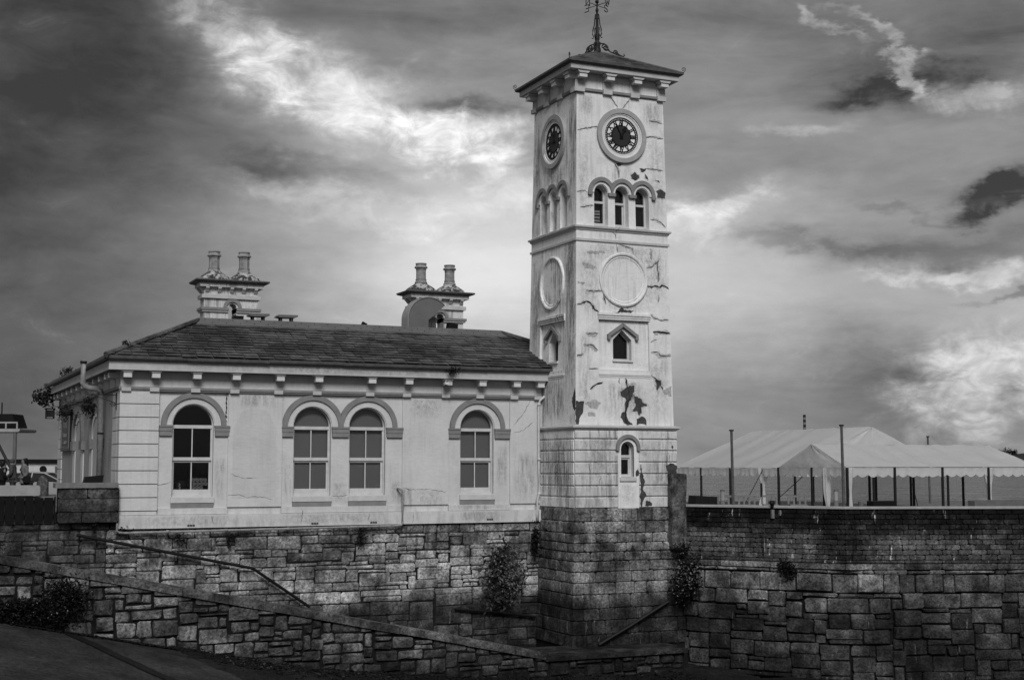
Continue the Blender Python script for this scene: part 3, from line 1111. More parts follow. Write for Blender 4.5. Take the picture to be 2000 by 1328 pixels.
# dark room behind the windows
rm = MB()
rm.add([(.2, 4, .3), (15, 4, .3), (15, 4, 5), (.2, 4, 5)], [(0, 1, 2, 3)])
rm.add([(.2, WY + .35, .3), (15, WY + .35, .3), (15, 4, .3), (.2, 4, .3)], [(0, 1, 2, 3)])
rm.add([(.2, WY + .35, 5), (15, WY + .35, 5), (15, 4, 5), (.2, 4, 5)], [(0, 1, 2, 3)])
rm.add([(.2, WY + .35, .3), (.2, 4, .3), (.2, 4, 5), (.2, WY + .35, 5)], [(0, 1, 2, 3)])
rm.build('inner_room', 'room', bd, recalc=False)
# pilaster strips, plinth, corner rustication
for xa, xb in ((3.5, 5.33), (9.64, 11.38), (13.77, 15.02)):
    MB().box(xa, xb, 0, WY + .02, .66, 4.48).build('pilaster', 'plaster', bd)
MB().box(-.06, 15.02, -.10, WY + .03, 0, .43).build('plinth', 'plaster', bd)
for xa, xb in ((1.25, 3.5), (5.33, 9.64), (11.38, 13.77)):
    MB().box(xa, xb, -.03, WY + .02, .44, .64).build('plinth_course', 'plaster', bd)
MB().box(-.045, 1.19, -.045, WY + .02, .44, .55).build('plinth_course', 'plaster', bd)
MB().box(-.005, 1.2, -.005, .04, .55, 4.47).build('corner_core', 'trim', bd)
zq = .55
for k in range(9):
    h = .432
    MB().poly([(-.04, zq + .03), (1.21, zq + .03), (1.21, zq + h), (-.04, zq + h)], -.045, .5).build('quoin_block', 'plaster', bd)
    MB().box(-.045, .0, .505, 1.5, zq + .03, zq + h).build('quoin_block', 'plaster', bd)
    MB().box(-.045, .0, 16.2, 17.55, zq + .03, zq + h).build('quoin_block', 'plaster', bd)
    zq += h
# frieze
MB().box(-.03, 15.02, -.03, WY + .02, 4.57, 5.12).build('frieze', 'plaster', bd)
MB().poly([(0, 0)], 0, 0) if False else None
fb = MB()
fb.box(-.1, 15.02, -.09, WY + .01, 4.49, 4.575)
fb.box(-.075, 15.02, -.06, WY + .01, 4.44, 4.489)
fb.box(-.1, -.001, -.089, 17.55, 4.49, 4.575)
fb.build('string_band', 'trim', bd)
MB().box(-.031, -.001, -.028, 17.52, 4.58, 5.119).build('frieze', 'plaster', bd)
# soffit, fascia, gutter
sf = MB()
sf.box(-.44, 15.25, -.44, .0, 5.125, 5.16)
sf.box(-.44, -.03, .001, 17.9, 5.125, 5.16)
sf.build('soffit', 'trim', bd)
fa = MB()
fa.box(-.47, 15.28, -.47, -.42, 5.09, 5.38)
fa.box(-.47, -.42, -.419, 17.95, 5.09, 5.38)
fa.build('fascia', 'trim_light', bd)
MB().box(-.49, 15.29, -.5, -.43, 5.385, 5.43).build('crown_mould', 'trim', bd)
for i, xa in enumerate(frange(-.6, 15.2, 2.6)[:-1]):
    L = 2.62
    prof = [(-.475, 5.53), (-.475, 5.44), (-.50, 5.40), (-.55, 5.385), (-.60, 5.40), (-.63, 5.44), (-.635, 5.53), (-.615, 5.53)]
    g = MB()
    z_ = random.Random(i).uniform(-.012, .012)
    g.rings([[(xa + .005, y, z + z_) for y, z in prof], [(xa + L - .01, y, z + z_) for y, z in prof]])
    g.build('gutter', 'gutter', bd)
    g = MB()
    g.rings([[(xa + L - .05, y * 1.02 + .01, z + z_ - .006) for y, z in prof], [(xa + L + .05, y * 1.02 + .01, z + z_ - .006) for y, z in prof]])
    g.build('gutter_joint', 'gutter', bd)
g = MB()
prof = [(-.475, 5.53), (-.50, 5.40), (-.55, 5.385), (-.60, 5.40), (-.63, 5.44), (-.635, 5.53)]
g.rings([[(x, -.6, z) for x, z in prof], [(x, 18.1, z) for x, z in prof]])
g.build('gutter', 'gutter', bd)
# brackets
def bracket(x, par):
    m = MB()
    m.box(x - .135, x + .135, -.055, -.025, 4.56, 4.88)
    m.box(x - .15, x + .15, -.12, -.02, 4.425, 4.555)
    b = m.build('bracket', 'trim_light', par)
    MB().box(x - .13, x + .13, -.38, -.03, 4.86, 5.02).build('bracket_block', 'block_white', b)
    MB().poly([(x - .2, 5.122), (x - .2, 5.085), (x - .14, 5.022), (x + .14, 5.022), (x + .2, 5.085), (x + .2, 5.122)], -.41, -.03).build('bracket_cap', 'trim_light', b)


for x in (.14, 1.04, 2.37, 3.67, 5.16, 6.5, 8.4, 9.76, 11.23, 12.55, 13.9, 14.86):
    bracket(x, bd)
for y in (.3, 1.2, 2.6, 4.1, 5.6, 7.2, 8.8, 10.4, 12, 13.6, 15.2, 16.6, 17.4):
    b = MB().box(-.055, -.025, y - .13, y + .13, 4.6, 4.88).build('bracket', 'plaster', bd)
    MB().box(-.38, -.035, y - .12, y + .12, 4.86, 5.02).build('bracket_block', 'plaster', b)
# arched windows
def hood(parent, mp, cx, zs, r0, r1, y0, y1, clamp=None, mat='trim', name='hood_mould', inner=True):
    h = MB().arc(cx, zs, r0, r1, 0, 180, y0, y1, 28, clamp).build(name, mat, parent, mp)
    return h


for i, (xl, xr) in enumerate(WIN):
    c, r = (xl + xr) / 2, (xr - xl) / 2
    cl = None
    if i == 1:
        cl = (None, 7.385)
    if i == 2:
        cl = (7.385, None)
    hood(bd, None, c, SPR, .9, 1.07, -.045, WY + .01, cl)
    MB().arc(c, SPR, r + .03, .9, 0, 180, .02, WY + .005, 28).build('archivolt', 'plaster', bd)
    yg = WY + .17
    wn = MB()
    fw = .03
    # outer box frame
    wn.arc(c, SPR, r - fw, r + .07, 0, 180, yg, yg + .12, 26)
    wn.box(xl - .07, xl + fw, yg, yg + .12, 1.0, SPR)
    wn.box(xr - fw, xr + .07, yg, yg + .12, 1.0, SPR)
    wn.box(xl + fw, xr - fw, yg - .04, yg + .12, 1.001, 1.07)
    win = wn.build('window', 'white', bd)
    MB().box(xl + fw, xr - fw, yg - .02, yg + .1, SPR - .1, SPR + .01).build('transom', 'white', win)
    s = MB()
    s.box(xl + fw, xl + fw + .04, yg + .005, yg + .05, 2.3, SPR - .1)
    s.box(xr - fw - .04, xr - fw, yg + .005, yg + .05, 2.3, SPR - .1)
    s.box(xl + fw, xr - fw, yg + .004, yg + .055, 2.19, 2.3)
    s.build('upper_sash', 'white', win)
    s = MB()
    s.box(xl + fw, xl + fw + .07, yg + .06, yg + .1, 1.07, 2.19)
    s.box(xr - fw - .07, xr - fw, yg + .06, yg + .1, 1.07, 2.19)
    s.box(xl + fw + .07, xr - fw - .07, yg + .055, yg + .1, 1.07, 1.24)
    s.box(xl + fw + .07, xr - fw - .07, yg + .058, yg + .1, 2.13, 2.19)
    s.build('lower_sash', 'white', win)
    MB().box(c - .018, c + .018, yg + .006, yg + .04, 2.3, SPR - .1).build('glazing_bar', 'white', win)
    MB().box(c - .018, c + .018, yg + .062, yg + .095, 1.24, 2.13).build('glazing_bar', 'white', win)
    for xa, xb, za, zb, yy in ((xl + fw + .04, c - .018, 2.3, SPR - .1, .03), (c + .018, xr - fw - .04, 2.3, SPR - .1, .03), (xl + fw + .07, c - .018, 1.24, 2.13, .08), (c + .018, xr - fw - .07, 1.24, 2.13, .08)):
        MB().box(xa, xb, yg + yy, yg + yy + .006, za, zb).build('pane', 'glass', win)
    lune = [(c - (r - fw), SPR + .01)] + [(a, max(b, SPR + .012)) for a, b in arch_top(c, r - fw, SPR, 20)][1:-1] + [(c + r - fw, SPR + .01)]
    MB().poly(lune[::-1], yg + .05, yg + .056).build('pane', 'glass', win)
    if i > 0:
        bl = [(xl + .02, 1.05)] + [(xr - .02, 1.05)] + arch_top(c, r - .02, SPR, 20)[::-1]
        MB().poly(bl, yg + .16, yg + .165).build('blind', 'blind', win)
    MB().box(xl - .03, xr + .03, -.015, yg, .81, .985).build('sill', 'white', win)
    MB().box(xl - .02, xr + .02, WY - .055, WY + .01, .645, .795).build('apron', 'trim', win)
# imposts
for xa, xb in ((1.22, 1.67), (3.04, 3.55), (5.31, 5.73), (7.07, 7.70), (9.04, 9.66), (11.36, 11.84), (13.16, 13.79)):
    m = MB()
    m.box(xa + .02, xb - .02, -.02, WY + .03, 3.0, 3.15)
    m.box(xa + .01, xb - .01, -.035, WY + .03, 3.153, 3.285)
    m.box(xa, xb, -.055, WY + .03, 3.288, 3.345)
    m.build('impost', 'trim', bd)
# faint sign ghost outline screw line on the first pilaster, cable, air bricks, camera
for x, z in ((2.31, .08), (6.48, .075), (8.57, .075), (12.94, .11)):
    m = MB()
    for k in range(3):
        m.box(x - .12 + k * .085, x - .05 + k * .085, -.112, -.1, z - .03, z + .03)
    m.build('air_brick', 'lost', bd)
MB().tube([(3.44, .03, 4.44), (3.42, .03, 4.2), (3.43, .03, 3.9), (3.40, .03, 3.6), (3.41, .03, 3.46)], .012, 5).build('cable', 'dark_metal', bd)
mb = MB()
for k in range(6):
    mb.box(3.4 + .01 * (k % 2), 3.44 + .01 * (k % 2), .0, .05, 3.5 + k * .15, 3.525 + k * .15)
mb.build('cable_clip', 'dark_metal', bd)

gp = [(3.66, .95), (5.12, .95), (5.12, 3.3), (4.95, 3.62)] + [(4.4 + .55 * math.cos(R(a)), 3.62 + .32 * math.sin(R(a))) for a in range(15, 170, 15)] + [(3.85, 3.62), (3.66, 3.3)]
MB().poly(noised(gp, .1, .012, 8, True), -.003, .02).build('sign_ghost', 'ghost', bd)
# hairline cracks in the wall
def ribbon_crack(pts, wd, seed, mp, par, y, mat='crack', name='crack'):
    q = noised(pts, .07, .022, seed)
    rnd = random.Random(seed)
    L, Rr = [], []
    n = len(q)
    for i, (x, z) in enumerate(q):
        a, b = q[max(0, i - 1)], q[min(n - 1, i + 1)]
        dx, dz = b[0] - a[0], b[1] - a[1]
        l = math.hypot(dx, dz) or 1
        ww = wd * rnd.uniform(.35, 1.3) * min(1, .25 + min(i, n - 1 - i) * .5)
        L.append((x - dz / l * ww, y, z + dx / l * ww))
        Rr.append((x + dz / l * ww, y, z - dx / l * ww))
    return MB().rings([L, Rr], False).build(name, mat, par, mp, recalc=False)


for k, (pts, y) in enumerate([([(3.52, 1.05), (3.9, 1.06), (4.2, .96), (4.6, 1.0), (5.05, .88)], -.004), ([(9.66, 1.24), (10.0, 1.18), (10.6, 1.2), (11.3, 1.1)], -.004),
                              ([(14.6, 4.4), (14.3, 3.9), (13.9, 3.45)], -.004), ([(3.6, 1.75), (4.0, 1.62), (4.5, 1.6)], -.004), ([(7.1, 1.0), (7.5, .98), (7.7, 1.02)], WY - .004),
                              ([(14.7, 3.6), (14.3, 3.3), (13.9, 3.2)], -.004), ([(.95, 1.3), (1.4, 1.42), (1.65, 1.5)], WY - .004), ([(6.0, .6), (6.05, .4), (6.0, .1)], -.105),
                              ([(2.95, .4), (3.0, .25), (3.1, .1)], -.105), ([(12.3, .42), (12.35, .2), (12.3, .02)], -.105), ([(10.0, .42), (10.03, .2), (10.0, .02)], -.105), ([(8.4, .42), (8.4, .1)], -.105)]):
    ribbon_crack(pts, .007, 100 + k, None, bd, y)

# blind arches and sign on the end wall
for yc in (10.55, 5.5):
    mp = lambda p, yc=yc: (p[1], yc - p[0] * 1.18, p[2])
    MB().arc(0, 2.98, 1.06, 1.36, 0, 180, -.12, .0, 24).build('blind_arch', 'trim', bd, mp)
    MB().arc(0, 2.98, .8, 1.06, 0, 180, -.04, .0, 24).build('archivolt', 'plaster', bd, mp)
    MB().box(-1.5, -.8, -.13, 0, 2.62, 2.97).build('impost', 'trim', bd, mp)
    MB().box(.8, 1.5, -.13, 0, 2.62, 2.97).build('impost', 'trim', bd, mp)
    MB().poly([(-.8, .7), (.8, .7)] + arch_top(0, .8, 2.98, 14)[::-1], -.006, .1).build('arch_infill', 'recess', bd, mp)
    m = MB()
    m.box(-1.36, -.8, -.04, 0, .7, 2.6)
    m.box(.8, 1.36, -.04, 0, .7, 2.6)
    m.build('arch_pier', 'plaster', bd, mp)
sg = thing('wall_sign', 'dark framed sign board with pale lettering on the end wall', 'sign', (-.08, 14.3, 2.7))
mp = lambda p: (-.05 + p[1], 14.35 - p[0], p[2])
MB().box(-1.6, 1.6, -.06, .02, 2.62, 4.2).build('board', 'sign', sg, mp)
m = MB()
for e, yv in ((1.42, -.068), (1.3, -.066)):
    z0, z1 = 2.62 + (1.6 - e) * .55, 4.2 - (1.6 - e) * .55
    for a, b, c_, d_ in ((-e, e, z0, z0 + .02), (-e, e, z1 - .02, z1), (-e, -e + .05, z0 + .021, z1 - .021), (e - .05, e, z0 + .021, z1 - .021)):
        m.box(a, b, yv, -.0605, c_, d_)
m.build('border', 'sign_trim', sg, mp)


def lettering(txt, size, stretch, ctr, mp, par, mat):
    cu = bpy.data.curves.new('lettering', 'FONT')
    cu.body = txt
    cu.size = size
    cu.align_x = 'CENTER'
    cu.extrude = .004
    ob = bpy.data.objects.new('lettering_tmp', cu)
    col.objects.link(ob)
    dg = bpy.context.evaluated_depsgraph_get()
    me = bpy.data.meshes.new_from_object(ob.evaluated_get(dg))
    bpy.data.objects.remove(ob)
    mb = MB().add([(v.co.x * stretch + ctr[0], ctr[1] - v.co.z, v.co.y + ctr[2]) for v in me.vertices], [list(p.vertices) for p in me.polygons])
    return mb.build('lettering', mat, par, mp, recalc=False)


lettering('THE', .34, 2.2, (0, -.072, 3.58), mp, sg, 'sign_trim')
lettering('Visitor', .3, 1.9, (0, -.072, 3.2), mp, sg, 'sign_trim')
lettering('Centre', .28, 1.7, (0, -.072, 2.92), mp, sg, 'sign_trim')

# roof: boarding, slates, hips, flashing, flat top
EZ, EY = 5.54, -.6
TZ, TY = 6.97, 2.8
sl = (TZ - EZ) / (TY - EY)
rb = MB()
rb.add([(-.55, EY, EZ - .03), (18.35, EY, EZ - .03), (14.75, 3.0, 7.06), (3.05, 3.0, 7.06)], [(0, 1, 2, 3)])
rb.add([(-.55, EY, EZ - .03), (3.05, 3.0, 7.06), (3.05, 15.0, 7.06), (-.55, 18.2, EZ - .03)], [(0, 1, 2, 3)])
rb.add([(18.35, EY, EZ - .03), (18.35, 18.2, EZ - .03), (14.75, 15, 7.06), (14.75, 3.0, 7.06)], [(0, 1, 2, 3)])
rb.add([(3.05, 15.0, 7.06), (14.75, 15, 7.06), (18.35, 18.2, EZ - .03), (-.55, 18.2, EZ - .03)], [(0, 1, 2, 3)])
rb.add([(3.05, 3.0, 7.16), (14.75, 3.0, 7.16), (14.75, 15, 7.16), (3.05, 15, 7.16)], [(0, 1, 2, 3)])
roof = rb.build('roof', 'gutter', bd, recalc=False)
rnds = random.Random(2)
up = Vector((0, TY - EY, TZ - EZ)).normalized()
nr = Vector((0, -up.z, up.y))
rows = 13
LEN = math.hypot(TY - EY, TZ - EZ)
gauge = LEN / rows
cnt = 0
cells = []
for rI in range(rows):
    yb = EY + up.y * gauge * rI
    xa, xb = -.55 + (yb - EY) + .12, min(18.35 - (yb - EY) - .12, 16.6)
    x = xa - rnds.uniform(0, .4)
    if rI % 2:
        x -= .25
    while x < xb:
        w = .52
        a, b = max(x, xa), min(x + w, xb)
        if b - a > .08:
            cells.append((rI, a, b))
        x += w
far_cells = []
for rI, a, b in cells:
    s0 = gauge * rI - .02 + rnds.uniform(-.018, .018) - (.05 if rnds.random() < .03 else 0)
    s1 = gauge * (rI + 1) + .06
    base = Vector((0, EY, EZ))
    l0, l1 = .05 + rnds.uniform(-.006, .014), .012
    P = []
    hipl = lambda s: -.55 + (up.y * s) + .1
    for x, s, l in ((a + .012, s0, l0), (b - .012, s0, l0), (b - .012, s1, l1), (a + .012, s1, l1)):
        if a < hipl(s1) and x < (a + b) / 2 and s == s1:
            x = min(hipl(s1), b - .02)
        P.append(base + up * s + nr * l + Vector((x, 0, 0)))
    Q = [p - nr * .011 for p in P]
    fs = [(0, 1, 2, 3), (4, 7, 6, 5), (0, 4, 5, 1), (1, 5, 6, 2), (3, 2, 6, 7), (0, 3, 7, 4)]
    if cnt < 300 and not (rI >= 10 and False):
        MB().add(P + Q, fs).build('slate', 'slate', roof, recalc=False)
        cnt += 1
    else:
        far_cells.append((P + Q, fs))
if far_cells:
    mb = MB()
    for P, fs in far_cells:
        mb.add(P, fs)
    tag(mb.build('upper_slates', 'slate', roof, recalc=False), kind='stuff')
# hip tiles
for (p0, p1) in (((-.6, -.65, 5.54), (3.02, 2.97, 7.12)), ((16.9, .9, 6.2), (14.76, 2.99, 7.14)), ((-.6, 18.2, 5.54), (3.02, 15, 7.12))):
    p0, p1 = Vector(p0), Vector(p1)
    n = int((p1 - p0).length / .42)
    for k in range(n):
        a, b = p0.lerp(p1, k / n), p0.lerp(p1, (k + 1.06) / n)
        MB().tube([a + Vector((0, 0, .0)), b + Vector((0, 0, .012))], [.1, .085], 7).build('hip_tile', 'slate', roof)
fl = MB()
fl.add([(2.86, 2.76, 6.985), (14.94, 2.76, 6.985), (14.74, 3.0, 7.24), (3.05, 3.0, 7.24)], [(0, 1, 2, 3)])
fl.add([(3.05, 3.0, 7.24), (14.74, 3.0, 7.24), (14.74, 3.2, 7.24), (3.05, 3.2, 7.24)], [(0, 1, 2, 3)])
fl.build('ridge_flashing', 'lead', roof, recalc=False)
m = MB()
for k in range(46):
    x = 3.25 + k * .25
    t_ = .32 if k % 2 else .72
    y, z = 2.76 + .24 * t_, 6.985 + .255 * t_
    m.box(x - .015, x + .015, y - .012, y + .004, z - .015, z + .015)
m.build('flashing_nail', 'dark_metal', roof)

# chimneys
def chimney(xa, xb, label, seed):
    rnd = random.Random(seed)
    y0, y1 = 5.0, 5.68
    c = (xa + xb) / 2 + .05
    op = [(c - .15, c + .15, 7.0, arch_top(c, .15, 7.87, 12), y1 - y0)]
    m = MB().wall(xa, xb, 7.0, 8.72, y0, op)
    m.wall(xa, xb, 7.0, 8.72, y1, [(c - .15, c + .15, 7.0, arch_top(c, .15, 7.87, 12), .001)])
    for x in (xa, xb):
        m.add([(x, y0, 7), (x, y1, 7), (x, y1, 8.72), (x, y0, 8.72)], [(0, 1, 2, 3)])
    ch = m.build('chimney', 'plaster_low', bd, recalc=False)
    ch['label'] = label
    for z0, z1, p, mt in ((7.69, 7.75, .07, 'trim_light'), (7.752, 7.85, .11, 'trim'), (8.19, 8.33, .09, 'trim_light'), (8.61, 8.742, .18, 'plaster_low')):
        if z1 < 8:
            b = MB()
            b.box(xa - p, c - .15, y0 - p, y1 + p, z0, z1)
            b.box(c + .15, xb + p, y0 - p, y1 + p, z0, z1)
        else:
            b = MB().box(xa - p, xb + p, y0 - p, y1 + p, z0, z1)
        b.build('string_course', mt, ch)
    MB().arc(c, 7.86, .22, .34, 0, 180, y0 - .06, y0 + .02, 20).build('arch_hood', 'trim', ch)
    cap = MB()
    lo = []
    for p, z in ((.2, 8.745), (.33, 8.79), (.37, 8.83), (.36, 8.87), (.2, 8.9), (-.02, 8.92)):
        lo.append([(xa - p, y0 - p, z), (xb + p, y0 - p, z), (xb + p, y1 + p, z), (xa - p, y1 + p, z)])
    cap.rings(lo)
    cap.add(lo[0], [(3, 2, 1, 0)])
    cap.add(lo[-1], [(0, 1, 2, 3)])
    cap.build('cap', 'gutter', ch)
    for k in range(5):
        x = xa + .1 + (xb - xa - .2) * k / 4
        m = MB().poly([(0, 8.605), (.17, 8.605), (.17, 8.55), (.11, 8.5), (.06, 8.43), (0, 8.41)], -.06, .06)
        m.build('corbel', 'trim_light', ch, lambda p, x=x: (x + p[1], y0 - p[0], p[2]))
    for yy in (y0 + .12, y1 - .12):
        m = MB().poly([(0, 8.605), (.17, 8.605), (.17, 8.55), (.11, 8.5), (.06, 8.43), (0, 8.41)], -.06, .06)
        m.build('corbel', 'trim_light', ch, lambda p, yy=yy: (xa - p[0], yy + p[1], p[2]))
    for px in (xa + .42, xb - .46):
        yc = (y0 + y1) / 2
        lo = []
        for t_, z in ((.66, 8.88), (.62, 8.94), (.54, 9.02), (.43, 9.1), (.31, 9.17), (.24, 9.24)):
            lo.append([(px + t_ * .95 * math.cos(q + math.pi / 8) * (1.08 if t_ > .3 else 1), yc + min(t_, .55) * math.sin(q + math.pi / 8), z) for q in [k * math.pi / 4 for k in range(8)]])
        hm = MB().rings(lo)
        hm.add(lo[-1], [list(range(8))])
        hm.build('flaunching', 'lichen', ch)
        dz = rnd.uniform(-.01, .03)
        pr_ = [(.25, 9.2), (.25, 9.25), (.215, 9.28), (.215, 9.34), (.225, 9.345), (.225, 9.36), (.2, 9.365), (.195, 9.72), (.215, 9.73), (.2, 9.75), (.2, 9.78), (.26, 9.81), (.265, 9.85), (.225, 9.89), (.2, 9.93), (.225, 9.96), (.225, 10.0), (.15, 10.0), (.15, 9.8)]
        MB().lathe([(r, z + dz) for r, z in pr_], px, yc, 8 if xa < 8 else 14, .35).build('chimney_pot', 'pot', ch)


chimney(3.63, 5.64, 'left chimney stack with two pots and an arched hole', 1)
chimney(11.86, 13.96, 'right chimney stack half hidden by the curved duct', 2)

# things on the roof
gd = thing('gooseneck_duct', 'large dark curved sheet metal duct in front of the right chimney', 'duct', (11.6, 4.1, 7.16))
cx_, cz_, rr_ = 12.05, 7.63, .88
ya, yb_ = 3.8, 4.5
m = MB()
arcp = [(cx_ + rr_ * math.cos(R(a)), cz_ + rr_ * math.sin(R(a))) for a in range(41, 181, 5)] + [(cx_ - rr_, 7.16)]
m.rings([[(x, ya - .02, z) for x, z in arcp], [(x, yb_, z) for x, z in arcp]], False)
m.rings([[(cx_ + (x - cx_) * .97, ya - .02, cz_ + (z - cz_) * .97) for x, z in arcp], [(x, ya - .021, z) for x, z in arcp]], False)
m.build('outer_band', 'duct_lit', gd, recalc=False)
for a0, a1 in ((41, 87), (87, 134), (134, 180)):
    for yy, nm in ((ya, 'side_panel'), (yb_ - .01, 'side_panel')):
        pts = [(cx_, cz_)] + [(cx_ + rr_ * .985 * math.cos(R(a0 + (a1 - a0) * k / 12)), cz_ + rr_ * .985 * math.sin(R(a0 + (a1 - a0) * k / 12))) for k in range(13)]
        mm = MB()
        am = R((a0 + a1) / 2)
        n_ = len(pts)
        mm.add([(x, yy + (.018 * (1 - abs(k - n_ / 2) / n_) if k else .01), z) for k, (x, z) in enumerate(pts)], [(0, k, k + 1) for k in range(1, n_ - 1)])
        mm.build(nm, 'duct', gd, recalc=False)
MB().add([(cx_ - rr_, ya, 7.16), (cx_, ya, 7.16), (cx_, ya, cz_), (cx_ - rr_, ya, cz_)], [(0, 1, 2, 3)]).build('side_panel', 'duct', gd, recalc=False)
MB().box(cx_ - .02, cx_, ya, yb_, 7.16, cz_).build('inner_panel', 'duct', gd)
MB().box(cx_ - rr_ - .03, cx_ + .06, ya - .05, yb_ + .05, 7.17, 7.3).build('duct_base', 'lead', gd)


def vent_cap(xa, xb, label):
    t = thing('roof_vent', label, 'vent', ((xa + xb) / 2, 3.7, 7.16), 'flat roof vents behind the ridge')
    MB().poly([(xa, 7.45), (xa + .06, 7.52), (xb - .02, 7.53), (xb, 7.47), (xb - .1, 7.43), (xa + .15, 7.42)], 3.45, 3.95).build('cap', 'grey_metal', t)
    for x in (xa + .18, xb - .2):
        for y in (3.55, 3.85):
            MB().box(x - .03, x + .03, y - .03, y + .03, 7.16, 7.43).build('leg', 'iron', t)
    MB().box(xa + .22, xb - .24, 3.6, 3.82, 7.16, 7.3).build('upstand', 'iron', t)


vent_cap(4.95, 5.72, 'flat grey roof vent on legs next to the left chimney')
vent_cap(5.99, 6.78, 'flat grey roof vent on legs standing alone on the ridge')
o = MB().poly([(4.4, 7.16), (4.75, 7.16), (4.77, 7.42), (4.39, 7.42)], 3.5, 3.8).build('vent_box', 'black')
tag(o, 'small black slatted box on the ridge before the left chimney', 'box')
o = MB().poly([(12.66, 7.16), (13.08, 7.16), (13.1, 7.46), (12.74, 7.5)], 3.4, 3.7).build('vent_box', 'black')
tag(o, 'black slanted box on the ridge before the right chimney', 'box')
o = MB().poly([(9.1, 7.24), (9.3, 7.24), (9.34, 7.28), (9.24, 7.33), (9.16, 7.37), (9.14, 7.33)], 3.1, 3.2).build('ridge_bird', 'black')  # small bird shape sitting on the ridge
tag(o, 'tiny dark bird sitting midway along the ridge', 'bracket')

# pipes
dp = MB().tube([(15.32, -.58, 5.45), (15.33, -.56, 5.2), (15.33, -.2, 4.95), (15.33, -.14, 4.82), (15.2, -.14, 4.62), (14.92, -.14, 4.42), (14.87, -.14, 4.3), (14.87, -.14, 2), (14.87, -.14, 1.0), (14.78, -.16, .82), (14.78, -.18, .3), (14.78, -.18, .03)], .048, 10)
for z in (4.2, 2.2, .95):
    dp.lathe([(.06, z), (.06, z + .1)], 14.87, -.14, 10)
tag(dp.build('downpipe', 'pipe', smooth=True), 'thin pale downpipe between the building and the tower', 'pipe')
wp = MB().tube([(9.46, .0, 1.22), (9.5, -.13, 1.22), (9.58, -.15, 1.16), (9.6, -.15, 1.08), (9.6, -.16, .5), (9.6, -.17, .05), (9.56, -.17, -.03), (9.4, -.17, -.05), (5, -.17, -.085), (.2, -.17, -.12), (.02, -.17, -.1), (-.05, -.17, -.05), (-.06, -.17, .45)], .04, 10)
for x in (1.5, 3.4, 5.5, 7.6):
    wp.tube([(x, -.17, -.085 - .004 * (5 - x)), (x + .1, -.17, -.085 - .004 * (5 - x))], .052, 10)
tag(wp.build('waste_pipe', 'pipe_grey', smooth=True), 'grey waste pipe running along the foot of the white building', 'pipe')
fp = MB().tube([(-.17, 3.35, .7), (-.17, 3.35, 4.4), (-.2, 3.35, 4.58), (-.3, 3.35, 4.66), (-.6, 3.35, 4.68), (-.72, 3.35, 4.74), (-.79, 3.35, 4.86), (-.79, 3.35, 5.62)], .1, 14)
fl_ = tag(fp.build('flue_pipe', 'pipe_grey', smooth=True), 'fat grey pipe with double bend rising past the left eaves', 'pipe')
cl = MB()
for z in (1.5, 3.1):
    cl.lathe([(.112, z), (.112, z + .05)], -.17, 3.35, 14)
cl.lathe([(.115, 5.52), (.115, 5.6)], -.79, 3.35, 14)
cl.build('collar', 'dark_metal', fl_)
o = thing('security_camera', 'small white security camera under the eaves above right window', 'camera', (11.13, -.42, 4.86))
MB().box(11.02, 11.16, -.56, -.39, 4.87, 4.95).build('body', 'block_white', o)
MB().tube([(11.1, -.39, 4.91), (11.17, -.385, 4.99)], .02, 6).build('arm', 'dark_metal', o)
MB().lathe([(.03, 4.84), (.03, 4.868)], 11.05, -.53, 8).build('lens', 'black', o)


# wrought iron brackets with baskets on the end wall
def scroll(cx, cz, r, turns, n=22, flip=1):
    return [(cx + flip * r * (1 - .8 * k / n) * math.cos(turns * 2 * math.pi * k / n), cz + r * (1 - .8 * k / n) * math.sin(turns * 2 * math.pi * k / n)) for k in range(n + 1)]


def wall_bracket(y, z, L, label, what, seed, px=-.05):
    t = thing('iron_bracket', label, 'bracket', (px, y, z), 'scrolled iron brackets on the end wall')
    MB().box(px - .03, px, y - .03, y + .03, z - .35, z + .2).build('wall_plate', 'iron', t)
    MB().tube([(px, y, z + .12), (px - L, y, z + .12)], .016, 6).build('arm', 'iron', t)
    MB().tube([(px, y, z - .15), (px - L * .75, y, z + .1)], .012, 6).build('stay', 'iron', t)
    for cxs, czs, r in ((px - .12, z - .2, .09), (px - L, z + .17, .06), (px - L * .6, z + .17, .05)):
        MB().tube([(a, y, b) for a, b in scroll(cxs, czs, r, 1.6, 20, -1)], .011, 5).build('scroll', 'iron', t)
    x = px - L + .08
    if what == 'basket':
        b = thing('hanging_basket', 'dark trailing hanging basket below ' + label.split(' ')[0] + ' iron bracket on end wall', 'basket', (x, y, z - .2), 'hanging baskets on the end wall')
        MB().lathe([(.05, z - .42), (.16, z - .36), (.22, z - .25), (.23, z - .18), (.2, z - .18)], x, y, 12).build('bowl', 'iron', b)
        MB().tube([(x, y, z + .11), (x, y - .15, z - .18)], .006, 4).tube([(x, y, z + .11), (x, y + .15, z - .18)], .006, 4).build('chain', 'iron', b)
        leaves(MB(), (x, y, z - .25), (.28, .28, .32), 320, .05, random.Random(seed), 1, .5).build('foliage', 'leaf_dark', b, recalc=False)
    else:
        b = thing('wall_lantern', 'square black lantern hanging from bracket at the far corner', 'lantern', (x, y, z))
        MB().box(x - .15, x + .15, y - .15, y + .15, z - .33, z - .04).build('glass_box', 'iron', b)
        m = MB()
        for sx in (-1, 1):
            for sy in (-1, 1):
                m.box(x + sx * .16 - .02, x + sx * .16 + .02, y + sy * .16 - .02, y + sy * .16 + .02, z - .38, z)
        m.box(x - .2, x + .2, y - .2, y + .2, z, z + .05)
        m.box(x - .18, x + .18, y - .18, y + .18, z - .41, z - .385)
        m.build('frame', 'iron', b)
    return t


